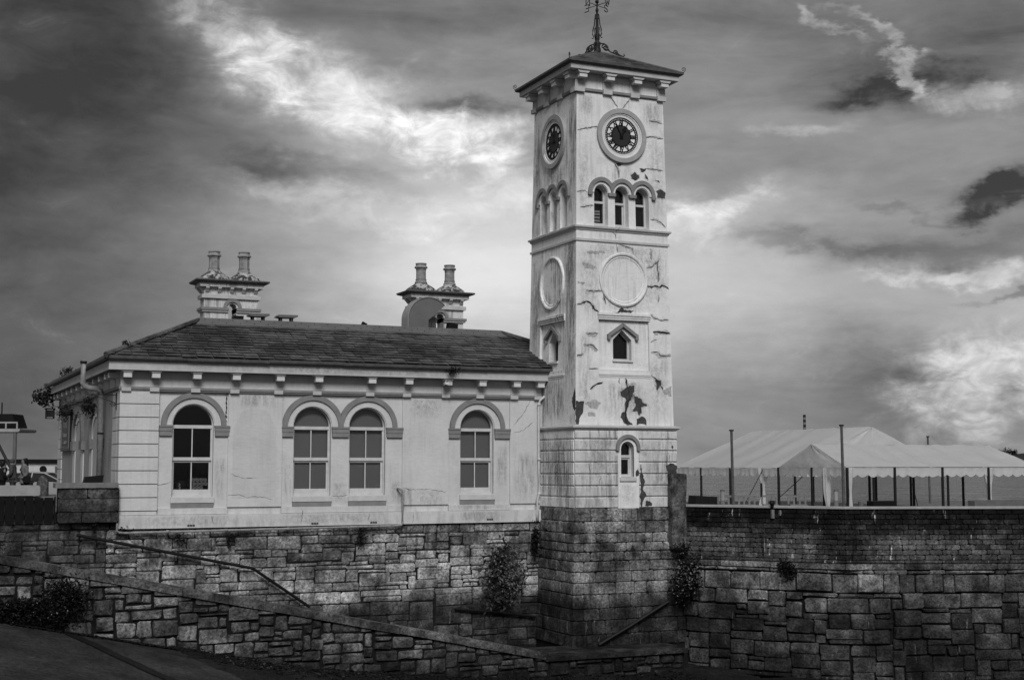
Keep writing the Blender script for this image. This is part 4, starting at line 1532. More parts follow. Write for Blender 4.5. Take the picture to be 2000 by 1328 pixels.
wall_bracket(.6, 4.2, .95, 'nearest iron scroll bracket on the corner quoins of end wall', 'basket', 5, -.05)
wall_bracket(8.0, 4.28, .8, 'middle iron scroll bracket between the blind arches of end wall', 'basket', 6)
wall_bracket(17.0, 4.45, .5, 'farthest iron scroll bracket at the back corner of end wall', 'lantern', 7)
plant('eaves_weed', 'ragged dark weed growing from the far end of left gutter', 'plant', (-.6, 17.2, 5.05), (.5, .9, .5), 420, .09, 8, (-.5, 17, 5.35), dark=True)
plant('roof_weed', 'small tuft of weed on the left hip near eaves', 'plant', (.12, .05, 5.98), (.16, .16, .14), 90, .04, 9, (.1, 0, 5.85), dark=True, stems=2)
plant('roof_weed', 'spiky tuft of weed on the left roof edge halfway back', 'plant', (-.45, 11.5, 5.75), (.3, .5, .2), 140, .06, 10, (-.45, 11.5, 5.5), dark=True, stems=3)
plant('gutter_weed', 'small clump of weed hanging from front gutter', 'plant', (11.3, -.66, 5.36), (.24, .12, .17), 130, .045, 12, (11.3, -.56, 5.5), dark=True, stems=4)

# ------------------------------------------------------------------ the clock tower
XC, YC, H0, KB = 17.055, -.721, 1.985, -.017
tw = thing('clock_tower', 'tall square white clock tower with cracked render and small slate roof', 'clock tower', (XC, YC, -4.2))


def hz(z):
    return H0 + KB * (z - 3.4)


def front(p):
    k = hz(p[2]) / H0
    return (XC + p[0] * k, YC - H0 * k + p[1], p[2])


def left(p):
    k = hz(p[2]) / H0
    return (XC - H0 * k + p[1], YC - p[0] * k, p[2])


def roundmap(face, zc):
    q = hz(zc) / H0
    return lambda p: face((p[0] / q, p[1], p[2]))


def sq(p, z):
    h = hz(z) + p
    return [(XC - h, YC - h, z), (XC + h, YC - h, z), (XC + h, YC + h, z), (XC - h, YC + h, z)]


def band(prof, name, mat, parent, cap=True):
    lo = [sq(p, z) for p, z in prof]
    m = MB().rings(lo + [lo[0]] if cap else lo)
    return m.build(name, mat, parent)


TRI = [-.92, -.015, .89]
upper_ops = [(c - .3, c + .3, 10.58, arch_top(c, .3, 11.75, 12), .42) for c in TRI]
PANEL = [(-1.05, 1.05, 5.42, [(-1.05, 7.2), (1.05, 7.2)], .09)]
PT = [(-.42, 6.5), (-.035, 6.86), (.35, 6.5)]
for face, mt, nm in ((front, 'plaster_tower', 'front'), (left, 'plaster_side', 'side')):
    m = MB()
    for z0, z1 in ((14.0, 16.2), (12.6, 14.0)):
        m.wall(-H0, H0, z0, z1, 0, [])
    m.wall(-H0, H0, 10.45, 12.6, 0, upper_ops)
    m.wall(-H0, H0, 7.6, 10.45, 0, [])
    m.wall(-H0, H0, 3.38, 7.6, 0, PANEL)
    m.wall(-1.05, 1.05, 5.42, 7.2, .09, [(-.42, .35, 5.78, PT, .42)])
    w = m.build('shaft_wall', mt, tw, face, recalc=False)
    w['label'] = 'bright cracked front face' if nm == 'front' else 'dirty stained side face'
m = MB()
for sx in (1, 2):
    a, b = sq(0, 3.38), sq(0, 16.2)
    m.add([a[sx], a[sx + 1], b[sx + 1], b[sx]], [(0, 1, 2, 3)])
m.build('shaft_wall', 'plaster_side', tw, recalc=False)

for face, mt in ((front, 'plaster_tower'), (left, 'plaster_side')):
    # three-light window
    for i, c in enumerate(TRI):
        h = .453
        cl = (None if i == 0 else c - h, None if i == 2 else c + h)
        hd = MB().arc(c, 11.77, .42, .565, 0, 180, -.1, .005, 22, cl)
        hd.build('hood_mould', 'trim', tw, face)
        MB().arc(c, 11.77, .31, .42, 0, 180, -.035, .004, 22).build('archivolt', mt, tw, face)
        wn = MB()
        y0, y1 = .26, .36
        wn.arc(c, 11.75, .235, .3, 0, 180, y0, y1, 14)
        wn.box(c - .3, c - .235, y0, y1, 10.6, 11.75)
        wn.box(c + .235, c + .3, y0, y1, 10.6, 11.75)
        wn.box(c - .235, c + .235, y0, y1, 10.6, 10.7)
        wn.box(c - .235, c + .235, y0 - .02, y1, 11.42, 11.5)
        if i == 1:
            wn.box(c - .235, c - .17, y0 + .03, y1, 10.7, 11.42)
            wn.box(c + .17, c + .235, y0 + .03, y1, 10.7, 11.42)
        win = wn.build('window', 'white', tw, face)
        pts = [(c - .235, 10.7), (c + .235, 10.7)] + arch_top(c, .235, 11.75, 12)[::-1]
        MB().poly(pts, .31, .316).build('pane', 'glass', win, face)
        MB().poly([(c - .29, 10.6), (c + .29, 10.6)] + arch_top(c, .29, 11.75, 12)[::-1], .41, .43).build('dark_inside', 'room', win, face)
        if i == 0:
            mm = MB()
            for zz in (10.78, 10.9, 11.02, 11.12):
                mm.box(c - .2, c + .16, .385, .395, zz, zz + .07)
            mm.build('inner_grille', 'trim_light', win, face)
        MB().box(c - .3, c + .3, -.015, .26, 10.545, 10.6).build('sill', 'white', win, face)
    for xa, xb in ((-1.5, -1.33), (-.62, -.315), (.285, .59), (1.31, 1.47)):
        MB().box(xa, xb, -.105, .0, 11.66, 11.775).build('label_stop', 'trim', tw, face)
    # round clock opening with moulded surround
    zc = 13.93
    rf_ = roundmap(face, zc)
    MB().arc(0, zc, .83, 1.0, 0, 360, -.11, .0, 56).build('clock_surround', 'trim_mid', tw, rf_)
    MB().arc(0, zc, .78, .84, 0, 360, -.075, .0, 56).build('surround_bead', mt, tw, rf_)
    MB().arc(0, zc, .68, .78, 0, 360, -.05, .0, 56).build('surround_ring', 'block_white', tw, rf_)
    ck = MB().arc(0, zc, .0, .69, 0, 360, -.012, .0, 48).build('clock_face', 'dial_white', tw, rf_)
    MB().arc(0, zc, .0, .385, 0, 360, -.02, -.0125, 40).build('dial_centre', 'dial_dark', ck, rf_)
    mm = MB().arc(0, zc, .655, .69, 0, 360, -.03, -.0125, 48).arc(0, zc, .575, .61, 0, 360, -.03, -.0125, 48).arc(0, zc, .37, .395, 0, 360, -.03, -.0125, 40)
    for k in range(60):
        a = R(k * 6)
        cth, sth = math.sin(a), math.cos(a)
        P = [(r * cth + s * sth * .013, r * sth - s * cth * .013) for r, s in ((.6, -1), (.6, 1), (.665, 1), (.665, -1))]
        mm.poly([(x, zc + z) for x, z in P], -.029, -.0125)
    mm.build('minute_ring', 'black', ck, rf_)
    strokes = {12: [-.05, -.018, .03, .06], 1: [0], 2: [-.03, .03], 3: [-.05, 0, .05], 4: [-.05, .02, .06], 5: [-.03, .03], 6: [-.06, -.01, .04], 7: [-.06, -.02, .03, .06], 8: [-.075, -.04, 0, .05], 9: [-.06, .0, .05], 10: [-.03, .03], 11: [-.05, .0, .05]}
    slant = {12: [.5, -.5, 0, 0], 4: [0, .35, -.35], 5: [.35, -.35], 6: [.35, -.35, 0], 7: [.3, -.3, 0, 0], 8: [.3, -.3, 0, 0], 9: [0, .5, -.5], 10: [.6, -.6], 11: [.5, -.5, 0]}
    for hh in range(1, 13):
        a = R(hh * 30)
        c_, s_ = math.sin(a), math.cos(a)
        nm_ = MB()
        for i, o_ in enumerate(strokes[hh]):
            sl_ = slant.get(hh, [0] * 4)[i] * .18
            P = []
            for r, oo in ((.385, o_ - sl_ * .5 - .015), (.385, o_ - sl_ * .5 + .015), (.585, o_ + sl_ * .5 + .015), (.585, o_ + sl_ * .5 - .015)):
                P.append((r * c_ + oo * s_, zc + r * s_ - oo * c_))
            nm_.poly(P, -.028 - .001 * i, -.0125)
        for r in (.39, .575):
            P = [(r * c_ + s * s_ * .075, zc + r * s_ - s * c_ * .075) for s in (-1, 1)] + [((r + .02) * c_ + s * s_ * .075, zc + (r + .02) * s_ - s * c_ * .075) for s in (1, -1)]
            nm_.poly(P, -.0335, -.0125)
        nm_.build('numeral', 'black', ck, rf_)
    ha, ma = (27, 332) if face is front else (352, 271)
    for a, L, wd, nm in ((ha, .36, .055, 'hour_hand'), (ma, .56, .03, 'minute_hand')):
        c_, s_ = math.sin(R(a)), math.cos(R(a))
        pts = [(-.12, -wd * .6), (-.12, wd * .6), (L * .55, wd * .6), (L * .68, wd * (1.7 if nm == 'hour_hand' else .7)), (L, 0), (L * .68, -wd * (1.7 if nm == 'hour_hand' else .7)), (L * .55, -wd * .6)]
        MB().poly([(r * c_ + o_ * s_, zc + r * s_ - o_ * c_) for r, o_ in pts], -.06 if nm == 'hour_hand' else -.07, -.05 if nm == 'hour_hand' else -.062).build(nm, 'black', ck, rf_)
    MB().arc(0, zc, 0, .06, 0, 360, -.08, -.02, 16).build('hand_boss', 'black', ck, rf_)
    # blank roundel
    zr = 8.66
    rf_ = roundmap(face, zr)
    lo = []
    for r, y in ((.98, .0), (.98, -.06), (.94, -.085), (.89, -.07), (.86, -.02), (.82, -.035), (.78, -.01)):
        lo.append([(r * math.cos(q), y, zr + r * math.sin(q)) for q in [k * math.pi / 28 for k in range(56)]])
    MB().rings(lo).build('roundel_moulding', mt, tw, rf_)
    MB().arc(0, zr, 0, .79, 0, 360, -.011, .0, 48).build('roundel_disc', mt, tw, rf_)
    # panel head moulding and weathering sill
    m = MB()
    for k, (z0, z1, p) in enumerate(((7.2, 7.27, .03), (7.272, 7.35, .055), (7.352, 7.44, .09))):
        m.box(-1.08 - p * .3, 1.08 + p * .3, -p, .03, z0, z1)
    m.build('panel_moulding', mt, tw, face)
    m = MB()
    m.add([(-1.05, -.012, 5.2), (1.05, -.012, 5.2), (1.05, -.012, 5.14), (-1.05, -.012, 5.14), (-1.05, .09, 5.43), (1.05, .09, 5.43)], [(0, 1, 2, 3), (0, 4, 5, 1)])
    m.add([(-1.06, -.03, 5.28), (1.06, -.03, 5.28), (1.06, -.03, 5.21), (-1.06, -.03, 5.21), (-1.06, .05, 5.35), (1.06, .05, 5.35)], [(0, 1, 2, 3), (0, 4, 5, 1), (2, 1, 5), (3, 4, 0)])
    m.build('panel_sill', 'block_white', tw, face, recalc=False)
    # pointed window
    wn = MB()
    def pt(off):
        return [(-.42 + off, 5.78 + off), (.35 - off, 5.78 + off), (.35 - off, 6.5 - off * .42), (-.035, 6.86 - off * 1.42), (-.42 + off, 6.5 - off * .42)]
    a, b = pt(0), pt(.055)
    for y0, y1 in ((.3, .4),):
        n = 5
        vs = [(x, y0, z) for x, z in a] + [(x, y0, z) for x, z in b] + [(x, y1, z) for x, z in b]
        wn.add(vs, [(i, (i + 1) % n, (i + 1) % n + n, i + n) for i in range(n)] + [(i + n, (i + 1) % n + n, (i + 1) % n + 2 * n, i + 2 * n) for i in range(n)])
    win = wn.build('window', 'white', tw, face, recalc=False)
    MB().poly(pt(.05), .35, .355).build('pane', 'glass', win, face)
    MB().poly(pt(-.02), .49, .51).build('dark_inside', 'room', win, face)
    MB().box(-.45, .38, .03, .3, 5.71, 5.78).build('sill', 'block_white', win, face)
    hm = [(-.67, 6.5), (-.67, 6.68), (-.035, 7.1), (.6, 6.68), (.6, 6.5), (.49, 6.5), (.49, 6.62), (-.035, 6.965), (-.56, 6.62), (-.56, 6.5)]
    m = MB()
    for ia, ib, ic, id_ in ((0, 1, 8, 9), (1, 2, 7, 8), (2, 3, 6, 7), (3, 4, 5, 6)):
        m.poly([hm[ia], hm[ib], hm[ic], hm[id_]], -.03, .085)
    m.build('hood_mould', 'trim', tw, face)

# string courses
band([(.0, 10.36), (.04, 10.38), (.06, 10.44), (.11, 10.46), (.12, 10.52), (.0, 10.545)], 'string_course', 'trim_light', tw)
band([(.0, 9.97), (.05, 9.985), (.05, 10.06), (.0, 10.08)], 'string_course', 'trim_light', tw)
band([(.004, 10.08), (.006, 10.36)], 'string_panel', 'plaster_tower', tw, False)
LH = 2.05 - hz(3.3)
band([(.0, 3.26), (.1, 3.29), (.17, 3.35), (.17, 3.4), (.02, 3.44)], 'string_course', 'trim_light', tw)

# rusticated lowest stage
def fl2(p):
    return (XC + p[0], YC - 2.05 + p[1], p[2])


def ll2(p):
    return (XC - 2.05 + p[1], YC - p[0], p[2])


lw_top = arch_top(.025, .265, 2.61, 14)
MB().wall(-2.05, 2.05, .5, 3.3, .02, [(-.24, .29, 1.62, lw_top, .4)]).build('lower_wall', 'plaster_low', tw, fl2, recalc=False)
m = MB().wall(-2.05, 2.05, .5, 3.3, .02, [])
m.build('lower_wall', 'plaster_side', tw, ll2, recalc=False)
m = MB()
m.add([(XC + 2.03, YC - 2.03, .5), (XC + 2.03, YC + 2, .5), (XC + 2.03, YC + 2, 3.3), (XC + 2.03, YC - 2.03, 3.3)], [(0, 1, 2, 3)])
m.build('lower_wall', 'plaster_side', tw, None, recalc=False)
lev = [.53, .93, 1.32, 1.73, 2.14, 2.55, 2.95, 3.27]
rnd = random.Random(14)
for a, b in zip(lev[:-1], lev[1:]):
    g = .025
    for fc, x0, x1, mt in ((fl2, -2.052, -.37, 'plaster_low'), (fl2, .49, 2.05, 'plaster_low'), (ll2, -.75, 1.99, 'plaster_side')):
        c = .018
        lo = [[(x0, .03, a + g), (x1, .03, a + g), (x1, .03, b - g), (x0, .03, b - g)],
              [(x0, -.012, a + g), (x1, -.012, a + g), (x1, -.012, b - g), (x0, -.012, b - g)],
              [(x0, -.03, a + g + c), (x1, -.03, a + g + c), (x1, -.03, b - g - c), (x0, -.03, b - g - c)]]
        mb = MB().rings(lo)
        mb.add(lo[2], [(0, 1, 2, 3)])
        mb.build('rusticated_course', mt, tw, fc)
m = MB().wall(-.36, .48, .53, 3.26, -.028, [(-.24, .29, 1.62, lw_top, .1)])
m.add([(-.36, -.028, .53), (-.36, .03, .53), (-.36, .03, 3.26), (-.36, -.028, 3.26)], [(0, 1, 2, 3)])
m.add([(.48, -.028, .53), (.48, .03, .53), (.48, .03, 3.26), (.48, -.028, 3.26)], [(0, 1, 2, 3)])
m.build('window_panel', 'plaster_tower', tw, fl2, recalc=False)
MB().arc(.025, 2.64, .36, .48, 0, 180, -.11, -.02, 22).box(-.46, -.335, -.115, -.02, 2.55, 2.64).box(.385, .51, -.115, -.02, 2.55, 2.64).build('hood_mould', 'trim', tw, fl2)
wn = MB().arc(.025, 2.61, .21, .265, 0, 180, .2, .3, 14)
wn.box(-.24, -.18, .2, .3, 1.63, 2.61).box(.23, .29, .2, .3, 1.63, 2.61).box(-.18, .23, .2, .3, 1.63, 1.72).box(-.18, .23, .18, .3, 2.3, 2.4)
wn.box(-.18, -.13, .22, .3, 1.72, 2.3).box(.18, .23, .22, .3, 1.72, 2.3).box(-.13, .18, .22, .3, 2.24, 2.3)
win = wn.build('window', 'white', tw, fl2)
MB().poly([(-.2, 1.7), (.25, 1.7)] + arch_top(.025, .22, 2.61, 12)[::-1], .25, .256).build('pane', 'glass', win, fl2)
MB().poly([(-.24, 1.63), (.29, 1.63)] + arch_top(.025, .26, 2.61, 12)[::-1], .38, .4).build('dark_inside', 'room', win, fl2)
MB().box(-.3, .36, -.08, .2, 1.48, 1.615).build('sill', 'white', win, fl2)

# ashlar base
base = MB()
bz = [(.55, 2.04), (-1.7, 2.1), (-4.4, 2.25), (-5.4, 2.25)]
lo = [[(XC - h, YC - h, z), (XC + h, YC - h, z), (XC + h, YC + h, z), (XC - h, YC + h, z)] for z, h in bz]
base.rings(lo)
base.add(lo[0], [(0, 1, 2, 3)])
sb = base.build('stone_base', 'mortar', tw)


def bh(z):
    return pw(-z, [(-.55, 2.06), (1.7, 2.13), (4.4, 2.29), (5.4, 2.29)])


def fbm(p):
    return (XC + p[0] * bh(p[2]) / 2.1, YC - bh(p[2]) + p[1], p[2])


def lbm(p):
    return (XC - bh(p[2]) + p[1], YC - p[0] * bh(p[2]) / 2.1, p[2])


lv = [.55, .08, -.33, -.66, -.97, -1.29, -1.65, -2.02, -2.42, -2.9, -3.3, -3.78, -4.2]
rnd = random.Random(17)
for k, (zt, zb) in enumerate(zip(lv[:-1], lv[1:])):
    pb = .035 if 0 < k < 7 else .022
    x = -2.1
    first = True
    while x < 2.09:
        w = rnd.uniform(.42, .9) if k else rnd.uniform(.55, .7)
        if first and k % 2:
            w = .36
        xb = 2.1 if x + w > 1.85 else x + w
        stone(sb, fbm, x + (.008 if not first else -.02), xb - .008, zb + .009, zt - .009, pb, 'stone_tower', rnd, 'stone', .012, None, .025, .05, 1.0 if pb > .03 else .5)
        first = False
        x = xb
    x = -.85
    while x < 2.0:
        w = rnd.uniform(.42, .9)
        xb = 2.09 if x + w > 1.75 else x + w
        stone(sb, lbm, x + .008, xb - .008, zb + .009, zt - .009, pb, 'stone_tower', rnd, 'stone', .012, None, .025, .05, 1.0 if pb > .03 else .5)
        x = xb

# eaves of the tower
band([(.0, 15.4), (.03, 15.42), (.075, 15.45), (.075, 15.53), (.02, 15.56)], 'string_course', 'trim', tw)
band([(.012, 15.56), (.012, 16.1)], 'frieze', 'plaster_tower', tw, False)
for face in (front, left):
    for s in (-1.88, -.63, .63, 1.88):
        m = MB()
        m.box(s - .2, s + .2, -.05, -.01, 15.57, 15.86)
        m.box(s - .2, s + .2, -.12, -.005, 15.39, 15.555)
        b = m.build('bracket', 'trim_light', tw, face)
        MB().box(s - .17, s + .17, -.36, -.012, 15.86, 16.0).build('bracket_block', 'block_white', b, face)
        MB().poly([(s - .27, 16.1), (s - .27, 16.065), (s - .19, 16.002), (s + .19, 16.002), (s + .27, 16.065), (s + .27, 16.1)], -.4, -.012).build('bracket_cap', 'trim_light', b, face)
band([(.0, 16.105), (.44, 16.105), (.45, 16.12), (.45, 16.32), (.0, 16.36)], 'fascia', 'trim_light', tw)
band([(.42, 16.325), (.46, 16.3), (.54, 16.31), (.59, 16.35), (.595, 16.42), (.55, 16.42), (.44, 16.35)], 'gutter', 'gutter', tw)
HE = hz(16.4) + .55
AP = Vector((XC, YC, 17.56))
m = MB()
cs = [Vector((XC + sx * HE, YC + sy * HE, 16.4)) for sx, sy in ((-1, -1), (1, -1), (1, 1), (-1, 1))]
m.add(cs + [AP], [(0, 1, 4), (1, 2, 4), (2, 3, 4), (3, 0, 4)])
tr = m.build('roof', 'slate', tw, recalc=False)
mb = MB()
rnd = random.Random(6)
for i in range(4):
    a, b = cs[i], cs[(i + 1) % 4]
    n_ = (b - a).cross(AP - a).normalized()
    if n_.z < 0:
        n_ = -n_
    for r in range(11):
        t0, t1 = r / 11.5, (r + 1.15) / 11.5
        L0, R0 = a.lerp(AP, t0), b.lerp(AP, t0)
        L1_, R1 = a.lerp(AP, min(t1, 1)), b.lerp(AP, min(t1, 1))
        k = max(2, int((R0 - L0).length / .34))
        for j in range(k):
            u0, u1 = (j + .01) / k, (j + .99) / k
            lift = rnd.uniform(.02, .032)
            mb.add([L0.lerp(R0, u0) + n_ * lift, L0.lerp(R0, u1) + n_ * lift, L1_.lerp(R1, u1) + n_ * .006, L1_.lerp(R1, u0) + n_ * .006,
                    L0.lerp(R0, u0), L0.lerp(R0, u1)], [(0, 1, 2, 3), (0, 4, 5, 1)])
tag(mb.build('small_slates', 'slate', tr, recalc=False), kind='stuff')
for c in cs:
    MB().tube([c, AP], .055, 6).build('hip_roll', 'gutter', tr)
for c, dx, dy in zip(cs, (-1, 1, 1, -1), (-1, -1, 1, 1)):
    d = Vector((dx, dy, 0)).normalized()
    MB().tube([c + d * (a) + Vector((0, 0, b)) for a, b in [(-.1, -.0), (.05, .03), (.12, .1)] + [(x, z) for x, z in scroll(.04, .14, .08, 1.3, 16, 1)]], .012, 5).build('corner_scroll', 'iron', tr)

# wear on the front: cracks, lost render, thin patches
CRACKS = [[(-0.31,12.89),(-0.21,12.76),(-0.11,12.52),(-0.13,12.36)],[(-0.46,10.35),(-0.32,10.3),(-0.3,10.13)],[(-.27,9.95),(-0.25,9.82),(-0.23,9.66)],[(-1.95,7.68),(-1.57,7.81),(-1.42,7.77),(-1.27,7.65),(-1.22,7.52),(-1.04,7.46)],[(-0.13,7.66),(-0.05,7.6),(-0.08,7.46)],[(1.0,8.47),(1.21,8.46),(1.38,8.51),(1.54,8.46),(1.67,8.55),(1.97,8.43)],[(-0.85,8.09),(-0.78,7.87),(-0.75,7.74)],[(-1.57,8.21),(-1.21,8.18),(-0.9,8.22)],[(1.24,10.95),(1.46,10.95),(1.68,10.87),(1.92,10.7)],[(-1.97,11.74),(-1.62,11.81),(-1.52,11.73)],[(-1.83,11.19),(-1.57,11.23),(-1.25,11.28)],[(1.13,7.46),(1.34,7.32),(1.6,7.26),(1.92,7.29)],[(-0.14,9.94),(0.12,9.88),(0.42,9.81),(0.44,9.6)],[(1.02,9.15),(1.29,9.23),(1.54,9.45),(1.5,9.11),(1.55,8.79),(1.49,8.65)],[(1.13,12.82),(1.41,12.82),(1.75,12.8),(1.89,12.79)],[(1.52,8.16),(1.49,7.91)],[(-0.21,5.12),(-.25,5.0),(-0.21,4.93)],[(0.03,5.12),(0.12,4.77),(0.18,4.42),(0.04,4.07),(0.0,3.73),(0.06,3.45)],[(-1.42,4.7),(-1.16,4.88),(-0.9,4.96)],[(-1.68,6.24),(-1.36,6.28),(-1.09,6.09)],[(-1.59,6.68),(-1.29,6.66),(-1.08,6.71)],[(1.22,6.81),(1.64,6.83),(1.97,6.79)],[(1.1,6.08),(1.44,6.09),(1.54,5.97),(1.97,5.99)],[(-1.46,5.42),(-1.08,5.44)],[(1.1,5.26),(1.31,5.12),(1.47,4.97),(1.57,4.74)],[(-1.96,5.86),(-1.68,5.93)],[(1.11,6.46),(1.39,6.56)],[(-0.48,15.36),(-0.33,15.21),(-0.12,14.97)],[(0.43,15.36),(0.36,15.26),(0.09,14.97)],[(-1.96,13.99),(-1.64,14.07),(-1.02,14.19)],[(1.02,13.96),(1.33,14.02),(1.94,14.01)],[(1.29,14.61),(1.66,14.62),(1.93,14.57)]]
THICK = {3, 4, 5, 6, 18, 17, 24, 21}
LOST = [[(0.4,12.51),(0.57,12.64),(0.76,12.54),(0.78,12.43),(0.59,12.34),(0.45,12.4)],[(0.82,12.8),(1.13,12.82),(1.02,12.7),(0.88,12.67)],[(1.04,12.63),(1.18,12.5),(1.2,12.39),(1.06,12.45)],[(1.53,12.0),(1.72,12.09),(1.95,11.99),(1.94,11.76),(1.57,11.76),(1.61,11.9)],[(1.51,12.42),(1.68,12.43),(1.71,12.32)],[(-0.23,12.89),(0.02,12.91),(-0.04,12.83),(-0.2,12.83)],[(-0.29,7.47),(-0.1,7.64),(0.13,7.56),(0.44,7.57),(0.29,7.47),(-0.03,7.49),(-0.5,7.45)],[(-1.37,7.71),(-1.24,7.67),(-1.24,7.54),(-1.32,7.54)],[(-0.21,4.64),(0.02,4.77),(0.19,4.86),(0.39,4.89),(0.38,4.66),(0.25,4.36),(0.08,4.25),(0.01,4.42),(-0.18,4.5)],[(-0.02,4.24),(0.21,4.42),(0.14,4.13),(0.0,3.9),(0.13,3.61),(0.29,3.46),(0.09,3.45),(-0.07,3.55),(-0.2,3.72),(-0.16,3.87),(-0.03,3.93)],[(0.35,4.51),(0.61,4.43),(0.74,4.26),(0.91,4.17),(0.64,4.11),(0.67,3.91),(0.56,3.79),(0.47,3.96),(0.3,3.96),(0.41,4.14)],[(0.46,3.68),(0.66,3.79),(0.83,3.68),(0.85,3.46),(0.66,3.52),(0.46,3.46)],[(-1.98,4.27),(-1.65,4.27),(-1.68,3.93),(-1.84,3.64),(-1.87,3.46),(-1.98,3.46)],[(1.27,5.11),(1.51,5.09),(1.51,4.92),(1.33,4.71)]]
LOST_LOW = [[(1.57,2.03),(1.84,2.11),(2.04,2.03),(2.04,1.76),(1.66,1.76)],[(0.56,2.09),(0.63,1.72),(0.72,1.43),(0.64,1.2),(0.78,0.97),(0.68,0.86),(0.56,0.56),(.5,.9),(0.56,1.32),(0.51,1.66)],[(0.36,1.83),(0.46,1.95),(0.46,1.66),(0.35,1.64)],[(0.78,0.8),(1.01,0.7),(0.97,0.58),(0.71,0.62)],[(1.77,2.88),(1.9,2.7),(1.86,2.62)]]
THIN = [[(-1.73,9.19),(-1.47,9.21),(-1.16,9.05),(-1.26,8.95),(-1.62,8.98)],[(-1.54,9.6),(-0.78,9.65),(-0.79,9.56),(-1.52,9.52)],[(-1.93,8.52),(-1.62,8.49),(-1.73,8.42),(-1.93,8.43)],[(1.18,9.86),(1.31,9.82),(1.24,9.45),(1.16,9.5)],[(1.45,9.01),(1.58,8.93),(1.54,8.7),(1.44,8.79)],[(-1.62,4.22),(-1.2,4.34),(-0.97,4.23),(-1.17,4.0),(-1.43,4.05)],[(-1.49,3.88),(-1.23,3.88),(-1.23,3.74),(-1.49,3.76)],[(-1.62,6.68),(-1.08,6.73),(-1.12,6.58),(-1.49,6.57)],[(1.23,6.84),(1.95,6.87),(1.95,6.79),(1.29,6.73)],[(-1.68,6.27),(-1.29,6.31),(-1.07,6.12),(-1.16,6.03),(-1.42,6.19)],[(1.27,6.05),(1.54,6.03),(1.95,6.05),(1.95,5.96),(1.47,5.85)],[(-1.95,5.92),(-1.68,5.96),(-1.75,5.84),(-1.95,5.83)],[(1.53,4.74),(1.95,4.87),(1.94,4.52),(1.63,4.57)]]


def patch(pts, mat, name, seed, mp, y, amp=.025):
    q = noised(pts, .06, amp, seed, True)
    mb = MB().add([(x, y, z) for x, z in q], [list(range(len(q)))])
    o = mb.build(name, mat, tw, mp, recalc=False)
    bm = bmesh.new()
    bm.from_mesh(o.data)
    bmesh.ops.triangulate(bm, faces=bm.faces)
    bm.to_mesh(o.data)
    bm.free()
    return o


for k, pts in enumerate(THIN):
    patch(pts, 'thin', 'worn_patch', 300 + k, front, -.003, .035)
for k, pts in enumerate(LOST):
    mx_, mz_ = sum(p[0] for p in pts) / len(pts), sum(p[1] for p in pts) / len(pts)
    big_ = [(max(-1.97, min(1.97, mx_ + (x - mx_) * 1.28)), mz_ + (z - mz_) * 1.22) for x, z in pts]
    if max(z for x, z in big_) < 7.2 and min(z for x, z in big_) > 3.46 or min(z for x, z in big_) > 11.6:
        patch(big_, 'halo', 'worn_patch', 350 + k, front, -.0035, .04)
    patch(pts, 'lost', 'bare_patch', 400 + k, front, -.006)
for k, pts in enumerate(LOST_LOW):
    patch(pts, 'lost', 'bare_patch', 450 + k, fl2, -.034)
patch([(1.93, 4.75), (1.98, 4.5), (1.98, 3.9), (1.75, 4.1), (1.72, 4.4)], 'lost', 'bare_patch', 480, left, -.006)
for k, pts in enumerate(CRACKS):
    ribbon_crack(pts, .085 if k in THICK else .06, 600 + k, front, tw, -.0015, 'halo', 'crack_stain')
    ribbon_crack(pts, .03 if k in THICK else .014, 500 + k, front, tw, -.009)
ribbon_crack([(-.2, 10.53), (-.35, 10.4), (-.36, 10.3)], .02, 560, front, tw, -.125)
ribbon_crack([(-.035, 7.1), (-.02, 6.98), (-.04, 6.88)], .015, 561, front, tw, -.034)
for k, pts in enumerate([[(-1.49, 2.66), (-1.43, 2.82)], [(-1.53, 2.12), (-1.49, 1.76)], [(-1.12, 1.36), (-1.05, 1.67)], [(1.72, 2.41), (1.74, 2.17)]]):
    ribbon_crack(pts, .012, 570 + k, fl2, tw, -.034)

